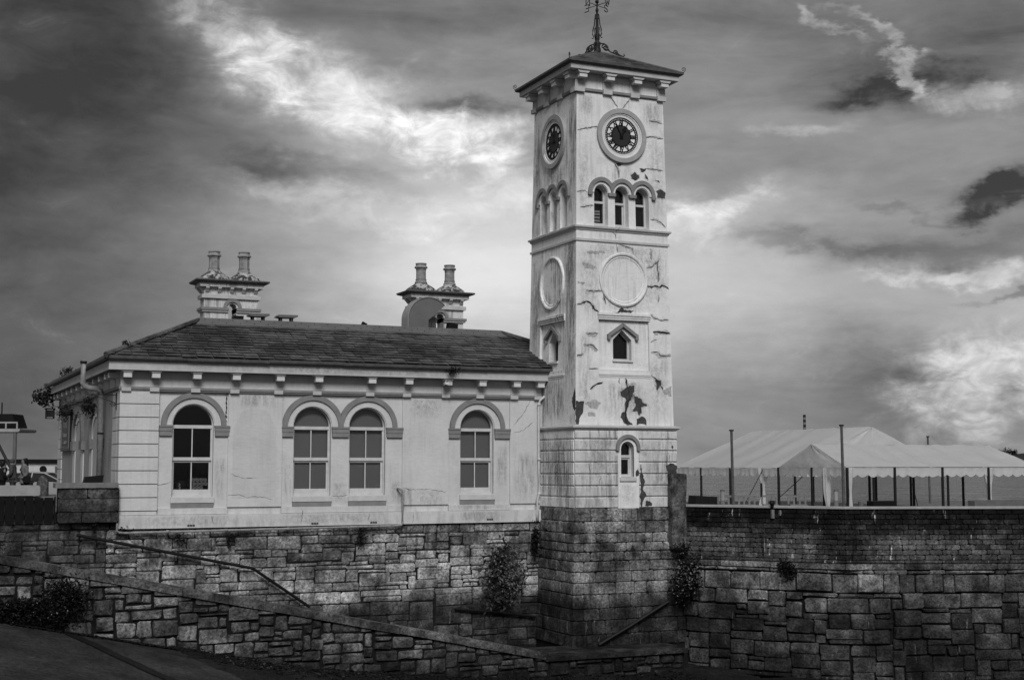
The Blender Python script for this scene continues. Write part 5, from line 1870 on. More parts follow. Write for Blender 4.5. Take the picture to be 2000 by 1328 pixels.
# weather vane on the roof
wv = thing('weather_vane', 'ornate dark iron weather vane with compass letters on tower roof', 'weather vane', AP)
MB().lathe([(.17, 17.48), (.13, 17.6), (.1, 17.75), (.14, 17.86), (.13, 17.92), (.07, 17.97), (.09, 18.02), (.1, 18.1), (.075, 18.25), (.06, 18.5), (.05, 18.8), (.065, 18.83), (.045, 18.9), (.04, 19.1), (.06, 19.13), (.06, 19.2), (.035, 19.25), (.03, 19.4), (.018, 19.45), (.018, 20.6)], XC, YC, 10).build('pole', 'iron', wv, smooth=True)
MB().lathe([(.0, 19.42), (.06, 19.45), (.075, 19.5), (.06, 19.55), (0, 19.58)], XC, YC, 12).build('ball', 'iron', wv, smooth=True)
for q in range(4):
    a = R(45 + 90 * q)
    d = Vector((math.cos(a), math.sin(a), 0))
    pts = [(.06, 19.02), (.09, 18.8), (.11, 18.6), (.17, 18.4), (.18, 18.25), (.13, 18.15), (.16, 18.08), (.2, 18.11)]
    MB().tube([AP + d * r + Vector((0, 0, z - AP.z)) for r, z in pts], .022, 6).build('scroll_fin', 'iron', wv)
    MB().tube([AP + d * r + Vector((0, 0, z - AP.z)) for r, z in [(.08, 18.5), (.12, 18.35), (.1, 18.22), (.08, 18.12)]], .018, 5).build('scroll_fin', 'iron', wv)
    # ridge scroll lying on the hips
    hipdir = Vector((d.x * HE * 1.414, d.y * HE * 1.414, 16.4 - 17.56)).normalized()
    P = [(x, z) for x, z in scroll(.34, .2, .15, 1.5, 26, -1)][::-1] + [(.5, .12), (.62, .07)] + scroll(.78, .12, .09, 1.2, 18, -1) + [(.95, .06), (1.08, .04), (1.14, .1), (1.1, .14)]
    MB().tube([AP + hipdir * u + Vector((0, 0, v + .03)) for u, v in P], .024, 6).build('hip_cresting', 'iron', wv)
    MB().tube([AP + hipdir * .1 + Vector((0, 0, .35)), AP + hipdir * .3 + Vector((0, 0, .38)), AP + hipdir * .55 + Vector((0, 0, .12)), AP + hipdir * 1.1 + Vector((0, 0, .05))], .025, 6).build('hip_cresting', 'iron', wv)
vw = R(-24.2)
for ang, ch in ((-45, 'S'), (45, 'W'), (135, 'N'), (-135, 'E')):
    # arms turned 45 degrees off the line to the slipway
    a = vw + R(90) + R({'S': -45, 'E': 45, 'N': 135, 'W': -135}[ch])
    d = Vector((math.cos(a), math.sin(a), 0))
    c = Vector((XC, YC, 19.36))
    MB().tube([c, c + d * .42], .014, 5).build('arm', 'iron', wv)
    h, w_ = .26, .2
    L = {'N': [[(0, 0), (0, 1), (1, 0), (1, 1)]], 'S': [[(1, .85), (.7, 1), (.3, 1), (0, .8), (.15, .58), (.8, .42), (1, .2), (.7, 0), (.3, 0), (0, .15)]], 'E': [[(1, 1), (0, 1), (0, 0), (1, 0)], [(0, .5), (.7, .5)]], 'W': [[(0, 1), (.25, 0), (.5, .7), (.75, 0), (1, 1)]]}[ch]
    m = MB()
    for st_ in L:
        m.tube([c + d * (.42 + u * w_) + Vector((0, 0, (v - .5) * h)) for u, v in st_], .02, 5)
    m.build('compass_letter', 'iron', wv)
d = Vector((math.sin(R(24.2 + 186)), math.cos(R(24.2 + 186)), 0))
c = Vector((XC, YC, 19.72)) 
m = MB()
s_ = Vector((-d.y, d.x, 0))
prof = [(-.75, 0), (-.55, .16), (-.35, .03), (.5, .03), (.5, .14), (.95, 0), (.5, -.14), (.5, -.03), (-.35, -.03), (-.55, -.16)]
m.add([c + d * u + Vector((0, 0, v)) + s_ * .015 for u, v in prof] + [c + d * u + Vector((0, 0, v)) - s_ * .015 for u, v in prof],
      [list(range(10)), list(range(19, 9, -1))] + [(i, (i + 1) % 10, (i + 1) % 10 + 10, i + 10) for i in range(10)])
m.tube([c - Vector((.05, 0, .1)), c + Vector((.05, 0, .1))], .04, 6)
m.build('arrow', 'dark_metal', wv)

# ------------------------------------------------------------------ plants on the walls
plant('wall_shrub', 'large flowering shrub growing out of the quay wall left of tower', 'shrub', (13.4, -.42, -1.95), (.8, .42, 1.05), 1900, .075, 51, (13.4, .05, -1.9), 520, stems=9)
plant('wall_shrub', 'dark flowering shrub in the corner between tower and harbour wall', 'shrub', (18.95, -3.35, -2.05), (.62, .5, .85), 1500, .075, 52, (19.1, -2.9, -1.9), 260, True, stems=9)
plant('wall_shrub', 'wispy shrub above the corner shrub by the dark post', 'shrub', (18.9, -3.2, -.95), (.5, .3, .4), 420, .05, 53, (19.1, -2.9, -1.1), 30, True, stems=9)
pw3 = path(4.0, -.15, 0)
plant('wall_shrub', 'tuft of dark grass growing mid way on the harbour wall', 'shrub', (pw3.x, pw3.y - .08, -1.5), (.34, .25, .38), 420, .06, 54, (pw3.x, pw3.y + .2, -1.5), 0, True, stems=8)
plant('wall_weed', 'dark ivy strip in the crevice between building and tower base', 'plant', (14.72, -.22, -.75), (.16, .18, .75), 520, .05, 55, (14.75, .02, -.5), 0, True, stems=5)
for k, (x, z, rx, rz, n, lab) in enumerate(((8.14, -.42, .22, .38, 190, 'hanging dark weed on quay wall under the double windows'), (3.6, -.42, .2, .26, 110, 'hanging dark weed on quay wall under the first pilaster'),
                                            (1.95, -.35, .2, .24, 110, 'hanging dark weed on quay wall under the leftmost window'), (.15, -.1, .32, .16, 150, 'dark weed where the pipe turns at the building corner'),
                                            (-.75, .1, .12, .2, 70, 'small weed rooted in the stone pier'), (-4.2, .3, .9, .12, 240, 'low weeds along the foot of the board fence'), (-4.0, -.4, .8, .35, 260, 'ivy patch on the quay wall under the board fence'))):
    plant('wall_weed', lab, 'plant', (x, -.14 - (.12 if x < -.5 and x > -1 else 0), z), (rx, .1, rz), n, .045, 60 + k, (x, .0, z + rz * .6), 0, True, 0, 'weeds on the quay wall', 4)
plant('ramp_ivy', 'dark bramble spreading over left part of the ramp wall', 'shrub', (-2.0, -4.75, -1.75), (.8, .22, .7), 2600, .05, 71, (-2.0, -4.5, -1.9), 60, True, stems=10)
plant('ramp_ivy', 'dark bramble at the foot of ramp wall at left edge', 'shrub', (-3.2, -4.8, -2.05), (1.5, .25, .42), 3200, .05, 72, (-3.4, -4.5, -1.9), 30, True, stems=8)  # bramble added in near-black leaf to stand in for the vignette at lower left
rnd = random.Random(80)
mb = MB()
for k in range(5200):
    x = rnd.uniform(-3.6, 18)
    if x < 1:
        y = -4.75 - abs(rnd.gauss(0, .12))
    else:
        y = rnd.uniform(-7.6, -4.7) if rnd.random() < .75 else rnd.uniform(-15, -4.7)
    z = max(slip_z(x, y), bed_z(x, y))
    if x < 1.6 and y < -5.3:
        continue
    a = rnd.uniform(0, 6.28)
    s = rnd.uniform(.03, .09)
    mb.add([(x - s * math.cos(a), y - s * math.sin(a), z + .01), (x + .5 * s * math.sin(a), y - .5 * s * math.cos(a), z + .05), (x + s * math.cos(a), y + s * math.sin(a), z + .02), (x - .5 * s * math.sin(a), y + .5 * s * math.cos(a), z + .06)], [(0, 1, 2, 3)])
tag(mb.build('seaweed', 'leaf_dark', recalc=False), 'dark seaweed and shingle along the foot of the walls', 'seaweed', kind='stuff')
mb = MB()
for k in range(1400):
    x = rnd.uniform(2, 18)
    y = rnd.uniform(-7.4, -4.75)
    z = bed_z(x, y)
    s = rnd.uniform(.015, .05)
    mb.lathe([(s * .6, z - .01), (s, z + s * .35), (s * .55, z + s * .8)], x, y, 5, rnd.random())
tag(mb.build('pebbles', 'stone_ramp', recalc=False), 'small pebbles scattered on the harbour bed', 'pebbles', kind='stuff')


# ------------------------------------------------------------------ tents on the promenade
def sag(a, b, n, d):
    return [(a[0] + (b[0] - a[0]) * k / n, a[1] + (b[1] - a[1]) * k / n, a[2] + (b[2] - a[2]) * k / n - d * math.sin(math.pi * k / n)) for k in range(n + 1)]


def panel(p00, p10, p11, p01, nu, nv, dip, seed, wr=.02):
    """cloth sheet between four corners with sag and creases"""
    rnd = random.Random(seed)
    p00, p10, p11, p01 = map(Vector, (p00, p10, p11, p01))
    vs = []
    nrm = (p10 - p00).cross(p01 - p00).normalized()
    for j in range(nv + 1):
        for i in range(nu + 1):
            u, v = i / nu, j / nv
            p = p00 * (1 - u) * (1 - v) + p10 * u * (1 - v) + p11 * u * v + p01 * (1 - u) * v
            s = math.sin(math.pi * v) * math.sin(math.pi * ((u * max(1, nu / 8)) % 1)) * dip
            p = p + Vector((0, 0, -s)) + nrm * (wr * noise.noise(Vector((u * nu * .55 + v * 2 + seed, v * 1.3, seed))) - .1 * math.exp(-v * 9) * abs(noise.noise(Vector((u * 7, seed, 2)))))
            vs.append(p)
    fs = [(j * (nu + 1) + i, j * (nu + 1) + i + 1, (j + 1) * (nu + 1) + i + 1, (j + 1) * (nu + 1) + i) for j in range(nv) for i in range(nu)]
    return MB().add(vs, fs)


def valance(a, b, n, drop, par, seed):
    a, b = Vector(a), Vector(b)
    rnd = random.Random(seed)
    vs, fs = [], []
    dirv = (b - a).normalized()
    side = Vector((-dirv.y, dirv.x, 0))
    m = n * 6
    for k in range(m + 1):
        p = a.lerp(b, k / m)
        w = side * (.05 * noise.noise(Vector((k * .35, seed, 0))))
        dd = drop * (.72 + .28 * abs(math.sin(math.pi * k / 6)))
        vs += [p, p + w * .6 + Vector((0, 0, -dd * .5)), p + w * 1.4 + Vector((0, 0, -dd))]
    for k in range(m):
        for j in range(2):
            fs.append((3 * k + j, 3 * k + 3 + j, 3 * k + 4 + j, 3 * k + 1 + j))
    MB().add(vs, fs).build('valance', 'tent', par, recalc=False, smooth=True)


def marquee(label, x0, x1, y0, y1, ze, zr, along, posts, seed, hip=0., group=None):
    t = thing('marquee', label, 'tent', ((x0 + x1) / 2, (y0 + y1) / 2, 0), group)
    if along == 'x':
        ym = (y0 + y1) / 2
        A, B = (x0, y0, ze), (x1, y0, ze)
        C, D = (x1, y1, ze), (x0, y1, ze)
        r0, r1 = (x0 + .02, ym, zr), (x1 - hip, ym, zr)
        slopes = [(A, B, r1, r0), (C, D, r0, r1)]
        ends = [(D, A, r0), (B, C, r1)]
    else:
        xm = (x0 + x1) / 2
        A, B = (x0, y0, ze), (x1, y0, ze)
        C, D = (x1, y1, ze), (x0, y1, ze)
        r0, r1 = (xm, y0, zr), (xm, y1 - hip, zr)
        slopes = [(D, A, r0, r1), (B, C, r1, r0)]
        ends = [(A, B, r0), (C, D, r1)]
    for k, s in enumerate(slopes):
        panel(*s, 40, 8, .09, seed + k, .05).build('roof_sheet', 'tent', t, smooth=True, recalc=False)
    for k, (a, b, r) in enumerate(ends):
        panel(a, b, r, r, 16, 8, .0, seed + 5 + k, .08).build('gable_sheet', 'tent', t, smooth=True, recalc=False)
    for k, (a, b) in enumerate(((A, B), (B, C), (C, D), (D, A))):
        L = (Vector(b) - Vector(a)).length
        valance(a, b, int(L / .5), .4, t, seed + 10 + k)
        cm = (Vector(A) + Vector(C)) / 2 - Vector((0, 0, .05))
        MB().tube([Vector(a).lerp(cm, .02), Vector(b).lerp(cm, .02)], .03, 6).build('eave_rail', 'dark_metal', t)
    MB().tube([Vector(r0) - Vector((0, 0, .1)), Vector(r1) - Vector((0, 0, .1))], .03, 6).build('ridge_rail', 'dark_metal', t)
    for (px, py) in posts:
        MB().tube([(px, py, -.02), (px, py, ze)], .06, 8).build('post', 'dark_metal', t)
    return t


ta = marquee('smaller white party tent with scalloped gable near the harbour wall', 28.6, 38.9, -.25, 4.5, 1.94, 2.92, 'x',
             [(28.6, -.25), (28.6, 4.5), (28.6, 2.1), (31, -.25), (33.5, -.25), (36, -.25), (38.9, -.25), (31, 4.5), (33.5, 4.5), (36, 4.5), (38.9, 4.5)], 3, .6, 'white tents on the promenade')
tb = marquee('larger white marquee with taller ridge behind the party tent', 31.4, 40.4, 7.2, 18.0, 1.9, 3.85, 'y',
             [(31.4, 7.2), (31.4, 9.9), (31.4, 12.6), (31.4, 15.3), (31.4, 18), (40.4, 7.2), (40.4, 9.9), (40.4, 12.6), (40.4, 18), (35.9, 7.2)], 23, .8, 'white tents on the promenade')


def curtain(par, x, y, ztop, w, seed, pinch=.55):
    rnd = random.Random(seed)
    lo = []
    for k in range(11):
        t_ = k / 10
        z = ztop * (1 - t_)
        ww = w * (1 - .75 * math.exp(-((t_ - pinch) / .25) ** 2))
        lo.append([(x + ww * .5 * math.cos(a) * (1 + .3 * math.sin(a * 5 + seed)), y + .09 * math.sin(a) * (1 + .4 * math.sin(a * 4)), z) for a in [q * math.pi / 9 for q in range(18)]])
    MB().rings(lo).build('tied_curtain', 'tent', par, smooth=True)


curtain(ta, 28.72, -.22, 1.92, .34, 1)
curtain(ta, 36.1, -.15, 1.92, .5, 2)
curtain(ta, 38.9, -.2, 1.92, .4, 3)
curtain(ta, 28.7, 1.2, 1.92, .35, 6, .9)
curtain(tb, 31.5, 9.9, 1.9, .5, 4)
for k, (px, py, z, lab) in enumerate(((23.2, -.1, 3.36, 'dark slim pole left of the party tent gable'), (25.9, -3.45, 3.5, 'tallest dark slim pole in front of the party tent'), (44.6, 13.4, 3.55, 'dark slim pole rising behind the party tent ridge'))):
    t = thing('flag_pole', lab, 'pole', (px, py, 0), 'slim poles on the promenade')
    MB().tube([(px + .04, py, -.02), (px, py, z)], [.06, .05], 8).build('shaft', 'gutter', t)
    MB().box(px - .09, px + .09, py - .03, py + .03, z, z + .06).build('cap', 'dark_metal', t)
for k, (a, b, lab) in enumerate((((30.3, 4.6, 1.8), (29.0, 6.2, 0), 'thin guy rope slanting left under the larger marquee'), ((31.4, 9.8, 1.8), (29.7, 9.0, 0), 'thin guy rope slanting beside the tied curtain of marquee'), ((33.6, 4.6, 1.8), (34.4, 5.6, 0), 'dark guy rope slanting behind the middle posts of party tent'), ((36.0, 4.6, 1.2), (36.6, 4.9, 0), 'dark guy rope slanting right of the tied curtain in party tent'))):
    tag(MB().tube([a, b], .018, 5).build('guy_rope', 'dark_metal'), lab, 'rope', 'guy ropes of the tents')
for k, (px, py, lab) in enumerate(((24.07, 1.95, 'short pale bollard light left among the benches'), (28.26, .07, 'short pale bollard light beside the party tent gable'))):
    t = thing('bollard_light', lab, 'light', (px, py, 0), 'bollard lights on the promenade')
    MB().lathe([(.1, -.02), (.1, .62)], px, py, 12).build('shaft', 'concrete', t)
    MB().lathe([(.085, .622), (.085, 1.0)], px, py, 12).build('lamp_glass', 'concrete_light', t)
    MB().lathe([(.1, 1.0), (.1, 1.04), (.02, 1.07)], px, py, 12).build('cap', 'grey_metal', t)


def bench(c, w, ang, lab):
    t = thing('slatted_bench', lab, 'bench', (c[0], c[1], 0), 'benches behind the harbour wall')
    ca, sa = math.cos(ang), math.sin(ang)
    mp = lambda p: (c[0] + p[0] * ca - p[1] * sa, c[1] + p[0] * sa + p[1] * ca, p[2])
    MB().box(-w / 2, w / 2, -.2, .2, .38, .43).build('seat', 'concrete', t, mp)
    MB().box(-w / 2, w / 2, .18, .22, .72, .8).build('back_rail', 'concrete', t, mp)
    k = max(3, int(w / .2))
    for i in range(k + 1):
        x = -w / 2 + w * i / k
        MB().box(x - .04, x + .04, .185, .215, .43, .72).build('slat', 'concrete', t, mp)
    for sx in (-1, 1):
        MB().box(sx * w / 2 - .05, sx * w / 2 + .05, -.2, .2, -.02, .38).build('leg', 'concrete', t, mp)


bench((25.2, 2.6), 1.5, -.42, 'longest slatted bench behind wall, under the marquee eave')
bench((26.55, 2.2), .6, -.42, 'short slatted bench between longer bench and tent gable')
bench((27.5, 1.6), .7, -.42, 'slatted bench right against the party tent gable')
hb = thing('ticket_hut', 'white hut with dark window panes just right of tower', 'hut', (22.5, 4.5, 0))
MB().box(21.6, 22.75, 4.2, 5.6, -.02, 1.75).build('wall', 'white', hb)
fr = MB()
for xa, xb, za, zb in ((23.05, 23.12, .0, 1.62), (23.62, 23.7, .0, 1.62), (23.12, 23.62, 1.54, 1.62), (23.12, 23.62, .9, 1.0), (23.12, 23.62, .0, .16)):
    fr.box(xa, xb, 4.3, 4.4, za, zb)
fr.build('door_frame', 'white', hb)
MB().box(23.12, 23.62, 4.34, 4.35, .16, 1.54).build('door_glass', 'black', hb)
MB().box(22.76, 23.05, 4.25, 4.5, -.02, 1.2).build('counter', 'white', hb)
o = MB().poly([(23.8, .3), (24.9, .3), (24.95, .72), (23.85, .78)], 3.6, 4.2).build('dark_crate', 'dark_metal')
tag(o, 'low dark crate beside the white hut behind the wall', 'crate')
o = MB().poly([(34.6, .3), (37.4, .3), (37.4, .6), (34.6, .56)], -.9, -.5).build('grey_trough', 'grey_metal')
tag(o, 'long low grey trough behind the wall at right edge', 'trough')
o = MB().box(28.95, 30.1, -1.4, -1.0, .3, .62).build('dark_ledge', 'black')
tag(o, 'low black ledge at the foot of the party tent post', 'ledge')
tag(MB().lathe([(.1, .5), (.11, .66), (.05, .7)], 27.0, -3.1, 8).build('small_bollard', 'grey_metal'), 'small squat grey bollard behind wall near the tallest pole', 'bollard')
pb = path(3.55, -.08, 0)
o = thing('wall_box', 'small dark lamp with two grey boxes on top of harbour wall', 'lamp', (pb.x, pb.y, .63))
MB().lathe([(.05, .55), (.07, .66), (.1, .72), (.08, .8), (.02, .82)], pb.x, pb.y, 10).build('lamp_head', 'black', o)
MB().box(pb.x - .05, pb.x + .05, pb.y - .06, pb.y + .02, .2, .5).build('box', 'concrete', o)
MB().box(pb.x + .18, pb.x + .3, pb.y - .2, pb.y - .1, .3, .48).build('box', 'concrete', o)

# far striped chimney across the water
cxs, cys = 1802.7, 2432.6
st = thing('power_station_chimney', 'distant tall chimney with dark and pale bands across water', 'chimney', (cxs, cys, SEA))
MB().lathe([(4.2, SEA), (3.4, 62)], cxs, cys, 12).build('shaft', 'concrete', st)
zb_ = 62
for k in range(9):
    MB().lathe([(3.0, zb_ + k * 5.4), (3.0, zb_ + k * 5.4 + 5.38)], cxs, cys, 12).build('band', 'dark_metal' if k % 2 == 0 else 'concrete', st)

# ------------------------------------------------------------------ left side of the quay
def bollard(x, y, lab, r=.22):
    t = thing('stone_bollard', lab, 'bollard', (x, y, .55), 'stone bollards with chains')
    MB().lathe([(r, .53), (r * .92, 1.42), (r * .86, 1.47), (r * .5, 1.62), (r * .15, 1.68), (.0, 1.69)], x, y, 16).build('shaft', 'stone_pier', t, smooth=True)
    MB().tube([(x, y, 1.64), (x, y, 1.74)], .05, 6).build('ring', 'iron', t)


bollard(-1.82, 5.3, 'stone bollard beside the stone pier holding a chain')
bollard(-1.95, 9.6, 'stone bollard standing between the woman and the nearer bollard')
bollard(-3.35, 6.9, 'stone bollard at the left edge behind concrete beam')
chn = MB()
pp = sag((-1.82, 5.3, 1.66), (-3.6, 6.2, 1.5), 18, .38)
for k in range(18):
    a, b = Vector(pp[k]), Vector(pp[k + 1])
    chn.tube([a - (b - a) * .1, (a + b) / 2 + Vector((0, 0, .025 if k % 2 else -.01)), b + (b - a) * .1], .02, 5)
tag(chn.build('chain', 'iron'), 'iron chain slung between the stone bollards', 'chain')
pl_ = thing('planter_box', 'black slanted planter box on the pavement at building end', 'planter', (-.75, .75, .56))
MB().poly([(-1.05, 1.3), (-.45, 1.38), (-.4, 1.72), (-.98, 1.66)], .55, .95).build('box', 'black', pl_)
MB().poly([(-.95, .55), (-.5, .55), (-.45, 1.3), (-1.0, 1.3)], .6, .9).build('stand', 'black', pl_)

lk = thing('lookout_platform', 'raised lookout platform with white railing and dark roof at left edge', 'platform', (-2.6, 14, .55))
MB().tube([(-2.13, 13.62, .53), (-2.13, 13.62, 3.36)], .075, 8).build('post', 'grey_metal', lk)
MB().tube([(-4.6, 14.7, .53), (-4.6, 14.7, 3.36)], .075, 8).build('post', 'grey_metal', lk)
MB().tube([(-2.25, 13.65, 1.9), (-2.95, 13.95, 3.3)], .06, 8).build('brace', 'iron', lk)
MB().tube([(-2.13, 13.6, 1.86), (-4.6, 14.7, 1.86)], .04, 6).build('cross_rail', 'grey_metal', lk)
mp = lambda p: (-2.0 + p[0] * .912 - p[1] * -.41, 13.45 + p[0] * -.41 + p[1] * .912, p[2])
MB().poly([(-3.2, 3.38), (-.05, 3.38), (.02, 3.42), (.02, 3.5), (-3.2, 3.5)], 0, 2.0).build('deck', 'concrete_light', lk, mp)
m = MB().box(-3.2, -.08, 0.02, .06, 3.73, 3.79)
for x in (-.1, -.55, -1.2, -1.8):
    m.box(x - .03, x + .03, .02, .06, 3.5, 3.73)
m.build('railing', 'concrete_light', lk, mp)
MB().poly([(-3.2, 3.56), (-.22, 3.56), (-.42, 4.12), (-3.2, 4.12)], .3, 1.6).build('roof', 'black', lk, mp)
MB().tube([mp((-1.02, .8, 4.1)), mp((-1.02, .8, 4.6))], .03, 6).build('mast', 'iron', lk)

kb = thing('porthole_cabin', 'low white cabin with round porthole and black flat roof far left', 'cabin', (4, 70, .55))
MB().box(-6, 9, 70, 74, .5, 2.2).build('wall', 'white', kb)
MB().box(-6.4, 9.4, 69.7, 74.3, 2.28, 2.5).build('roof', 'black', kb)
MB().box(-6.2, 9.2, 69.85, 74.1, 2.2, 2.278).build('roof_edge', 'trim', kb)
for xw in (4.45, 1.5):
    ring = MB().arc(xw, 1.72, .2, .27, 0, 360, 69.93, 70.0, 24).build('porthole', 'dark_metal', kb)
    MB().arc(xw, 1.72, 0, .2, 0, 360, 69.96, 69.99, 24).build('pane', 'black', ring)
wnd = MB().box(5.35, 6.2, 69.95, 70.0, 1.3, 1.95).build('window', 'grey_metal', kb)
MB().box(5.5, 6.1, 69.93, 69.948, 1.38, 1.88).build('pane', 'black', wnd)


# parked car
def car(ox, oy, ang, lab):
    t = thing('parked_car', lab, 'car', (ox, oy, .55))
    ca, sa = math.cos(ang), math.sin(ang)
    mp = lambda p: (ox + p[0] * ca - p[1] * sa, oy + p[0] * sa + p[1] * ca, .55 + p[2] * .8)
    low = [(-2.1, .35), (-2.12, .7), (-2.0, .88), (-1.0, .93), (.6, .93), (1.6, .82), (2.05, .68), (2.1, .4), (2.0, .25), (-2.0, .25)]
    m = MB()
    lo = [[(x, y, z) for x, z in low] if abs(y) < .84 else [(x * .985, y, .25 + (z - .25) * .94) for x, z in low] for y in (-.87, -.8, .8, .87)]
    m.rings(lo)
    m.add(lo[0], [list(range(10))])
    m.add(lo[-1], [list(range(9, -1, -1))])
    m.build('body', 'carwhite', t, mp, smooth=False)
    cab_ = [(-1.75, .9), (-1.35, 1.38), (-.6, 1.46), (.2, 1.42), (1.05, .92)]
    m = MB()
    lo = [[(x, y * (1 - .22 * (z - .9) / .55), z) for x, z in cab_] for y in (-.8, .8)]
    m.rings(lo, False)
    m.add(lo[0], [list(range(5))])
    m.add(lo[1], [list(range(4, -1, -1))])
    m.build('cabin_glass', 'black', t, mp)
    m = MB()
    rf = [(-1.4, 1.375), (-.6, 1.475), (.22, 1.435), (.3, 1.39)]
    m.rings([[(x, -.66, z + .01) for x, z in rf], [(x, 0, z + .04) for x, z in rf], [(x, .66, z + .01) for x, z in rf]], False)
    m.build('roof', 'carwhite', t, mp, smooth=True)
    for y in (-1, 1):
        q = lambda x, z: (x, y * (.81 - .8 * .22 * (z - .9) / .55), z)
        m = MB().tube([q(1.07, .93), q(.22, 1.42), q(-.6, 1.47), q(-1.37, 1.39), q(-1.76, .92)], .035, 6)
        m.tube([q(-.35, .93), q(-.3, 1.45)], .03, 6)
        m.build('pillar', 'carwhite', t, mp)
        MB().box(1.9, 2.08, y * .62 - .16, y * .62 + .16, .56, .7).build('headlight', 'dial_white', t, mp)
        for x in (-1.3, 1.3):
            tyre = MB().arc(x, .31, .18, .31, 0, 360, y * .88 - .09, y * .88 + .03, 20).build('wheel', 'black', t, mp)
            MB().arc(x, .31, 0, .19, 0, 360, y * .88 - .05, y * .88 + .02, 16).build('rim', 'grey_metal', tyre, mp)


car(-.35, 19.9, R(-24), 'pale parked car with dark windows behind the stone bollard')


# people
def person(base, face, lab, H, coat, legs, hairlen, lean=0., bag=False, hood=False):
    t = thing('person', lab, 'person', base)
    ca, sa = math.cos(face), math.sin(face)
    mp = lambda p: Vector((base[0] + p[0] * ca - p[1] * sa, base[1] + p[0] * sa + p[1] * ca, base[2] + p[2] * H / 1.68))

    def skin(name, mat, pts, edges, rad, sub=2):
        me = bpy.data.meshes.new(name)
        P = [mp(p) for p in pts]
        c = P[0].copy()
        me.from_pydata([p - c for p in P], edges, [])
        me.materials.append(M[mat])
        o = bpy.data.objects.new(name, me)
        col.objects.link(o)
        place(o, t, c)
        md = o.modifiers.new('skin', 'SKIN')
        md.use_smooth_shade = True
        for i, r in enumerate(rad):
            r = r if isinstance(r, tuple) else (r, r)
            me.skin_vertices[0].data[i].radius = r
        me.skin_vertices[0].data[0].use_root = True
        s = o.modifiers.new('sub', 'SUBSURF')
        s.levels = s.render_levels = sub
        return o
    fw = .09
    hx = .05 + lean
    pts = [(0, 0, .92), (lean * .5, 0, 1.15), (lean, 0, 1.38), (hx, 0, 1.47), (hx + .01, 0, 1.55), (hx + .01, 0, 1.63),
           (0, fw, .86), (.02, fw, .48), (0, fw, .08), (.14, fw, .03), (0, -fw, .86), (.02, -fw, .48), (0, -fw, .08), (.14, -fw, .03),
           (lean, .17, 1.36), (lean - .02, .22, 1.1), (lean + .12, .17, .95), (lean + .2, .13, .98), (lean, -.17, 1.36), (lean - .02, -.22, 1.1), (lean + .12, -.17, .95), (lean + .2, -.13, .98)]
    ed = [(0, 1), (1, 2), (2, 3), (3, 4), (4, 5), (0, 6), (6, 7), (7, 8), (8, 9), (0, 10), (10, 11), (11, 12), (12, 13), (2, 14), (14, 15), (15, 16), (16, 17), (2, 18), (18, 19), (19, 20), (20, 21)]
    rad = [.12, .1, .12, .05, .085, .07, .085, .06, .04, .03, .085, .06, .04, .03, .05, .042, .035, .025, .05, .042, .035, .025]
    skin('body', 'skin', pts, ed, rad)
    cp_ = [pts[0], pts[1], pts[2], (lean + .01, 0, 1.42), pts[14], pts[15], pts[16], pts[18], pts[19], pts[20], (0, 0, .78)]
    skin('coat', coat, cp_, [(0, 1), (1, 2), (2, 3), (2, 4), (4, 5), (5, 6), (2, 7), (7, 8), (8, 9), (0, 10)], [.17, .15, .165, .09, .08, .07, .06, .08, .07, .06, .18])
    skin('trousers', legs, [(0, 0, .9), (0, fw, .84), (.02, fw, .48), (0, fw, .1), (0, -fw, .84), (.02, -fw, .48), (0, -fw, .1)], [(0, 1), (1, 2), (2, 3), (0, 4), (4, 5), (5, 6)], [.13, .11, .08, .06, .11, .08, .06])
    if hood:
        skin('hood', coat, [(hx - .03, 0, 1.45), (hx - .03, 0, 1.56), (hx - .02, 0, 1.64)], [(0, 1), (1, 2)], [.1, .115, .09])
    else:
        skin('hair', 'hair', [(hx - .03, 0, 1.68), (hx - .06, 0, 1.61), (hx - .09, 0, 1.5), (hx - .12, 0, 1.48 - hairlen)], [(0, 1), (1, 2), (2, 3)], [.1, .115, .1, .07])
    if bag:
        MB().tube([mp((lean + .03, -.15, 1.44)), mp((lean + .17, 0, 1.25)), mp((lean + .1, .2, 1.0))], .02, 5).build('bag_strap', 'coat_black', t)
        MB().box(-.12, .12, .2, .3, .78, 1.02).build('bag', 'coat_black', t, mp)


person((-2.1, 9.2, .6), R(195), 'woman in grey jacket with long dark hair and shoulder bag', 1.7, 'coat_grey', 'coat_black', .2, 0, True)
person((-2.25, 12.4, .56), R(160), 'person in mid grey hooded coat behind platform post', 1.78, 'coat_mid', 'coat_mid', .1, .03, False, True)
person((-2.75, 11.6, .56), R(20), 'person in black coat at the left edge under the platform', 1.64, 'coat_black', 'coat_black', .05, .05)

# stacked paper rolls and black bag seen inside the leftmost window
k = 0
for row in range(3):
    for cI in range(4 - (row == 0)):
        x, z = 2.46 + cI * .13 + (.03 if row % 2 else 0), 1.3 + row * .125
        where = ('bottom', 'middle', 'top')[row] + ' row, ' + ('first', 'second', 'third', 'fourth')[cI] + ' from left'
        o = MB().arc(x, z, .022, .06, 0, 360, .42, .54, 14).build('paper_roll', 'concrete_light')
        tag(o, 'pale paper roll inside leftmost window, ' + where, 'paper roll', 'paper rolls stacked inside the window')
bg_ = MB()
lo = []
for r, z in ((.2, 1.08), (.24, 1.25), (.2, 1.4), (.12, 1.5), (.04, 1.54)):
    lo.append([(2.04 + r * math.cos(a) * (1 + .1 * math.sin(3 * a)), .55 + .6 * r * math.sin(a), z) for a in [q * math.pi / 8 for q in range(16)]])
bg_.rings(lo)
bgo = bg_.build('black_bag', 'black', smooth=True)
tag(bgo, 'black bag with white squiggle inside the leftmost window', 'bag')
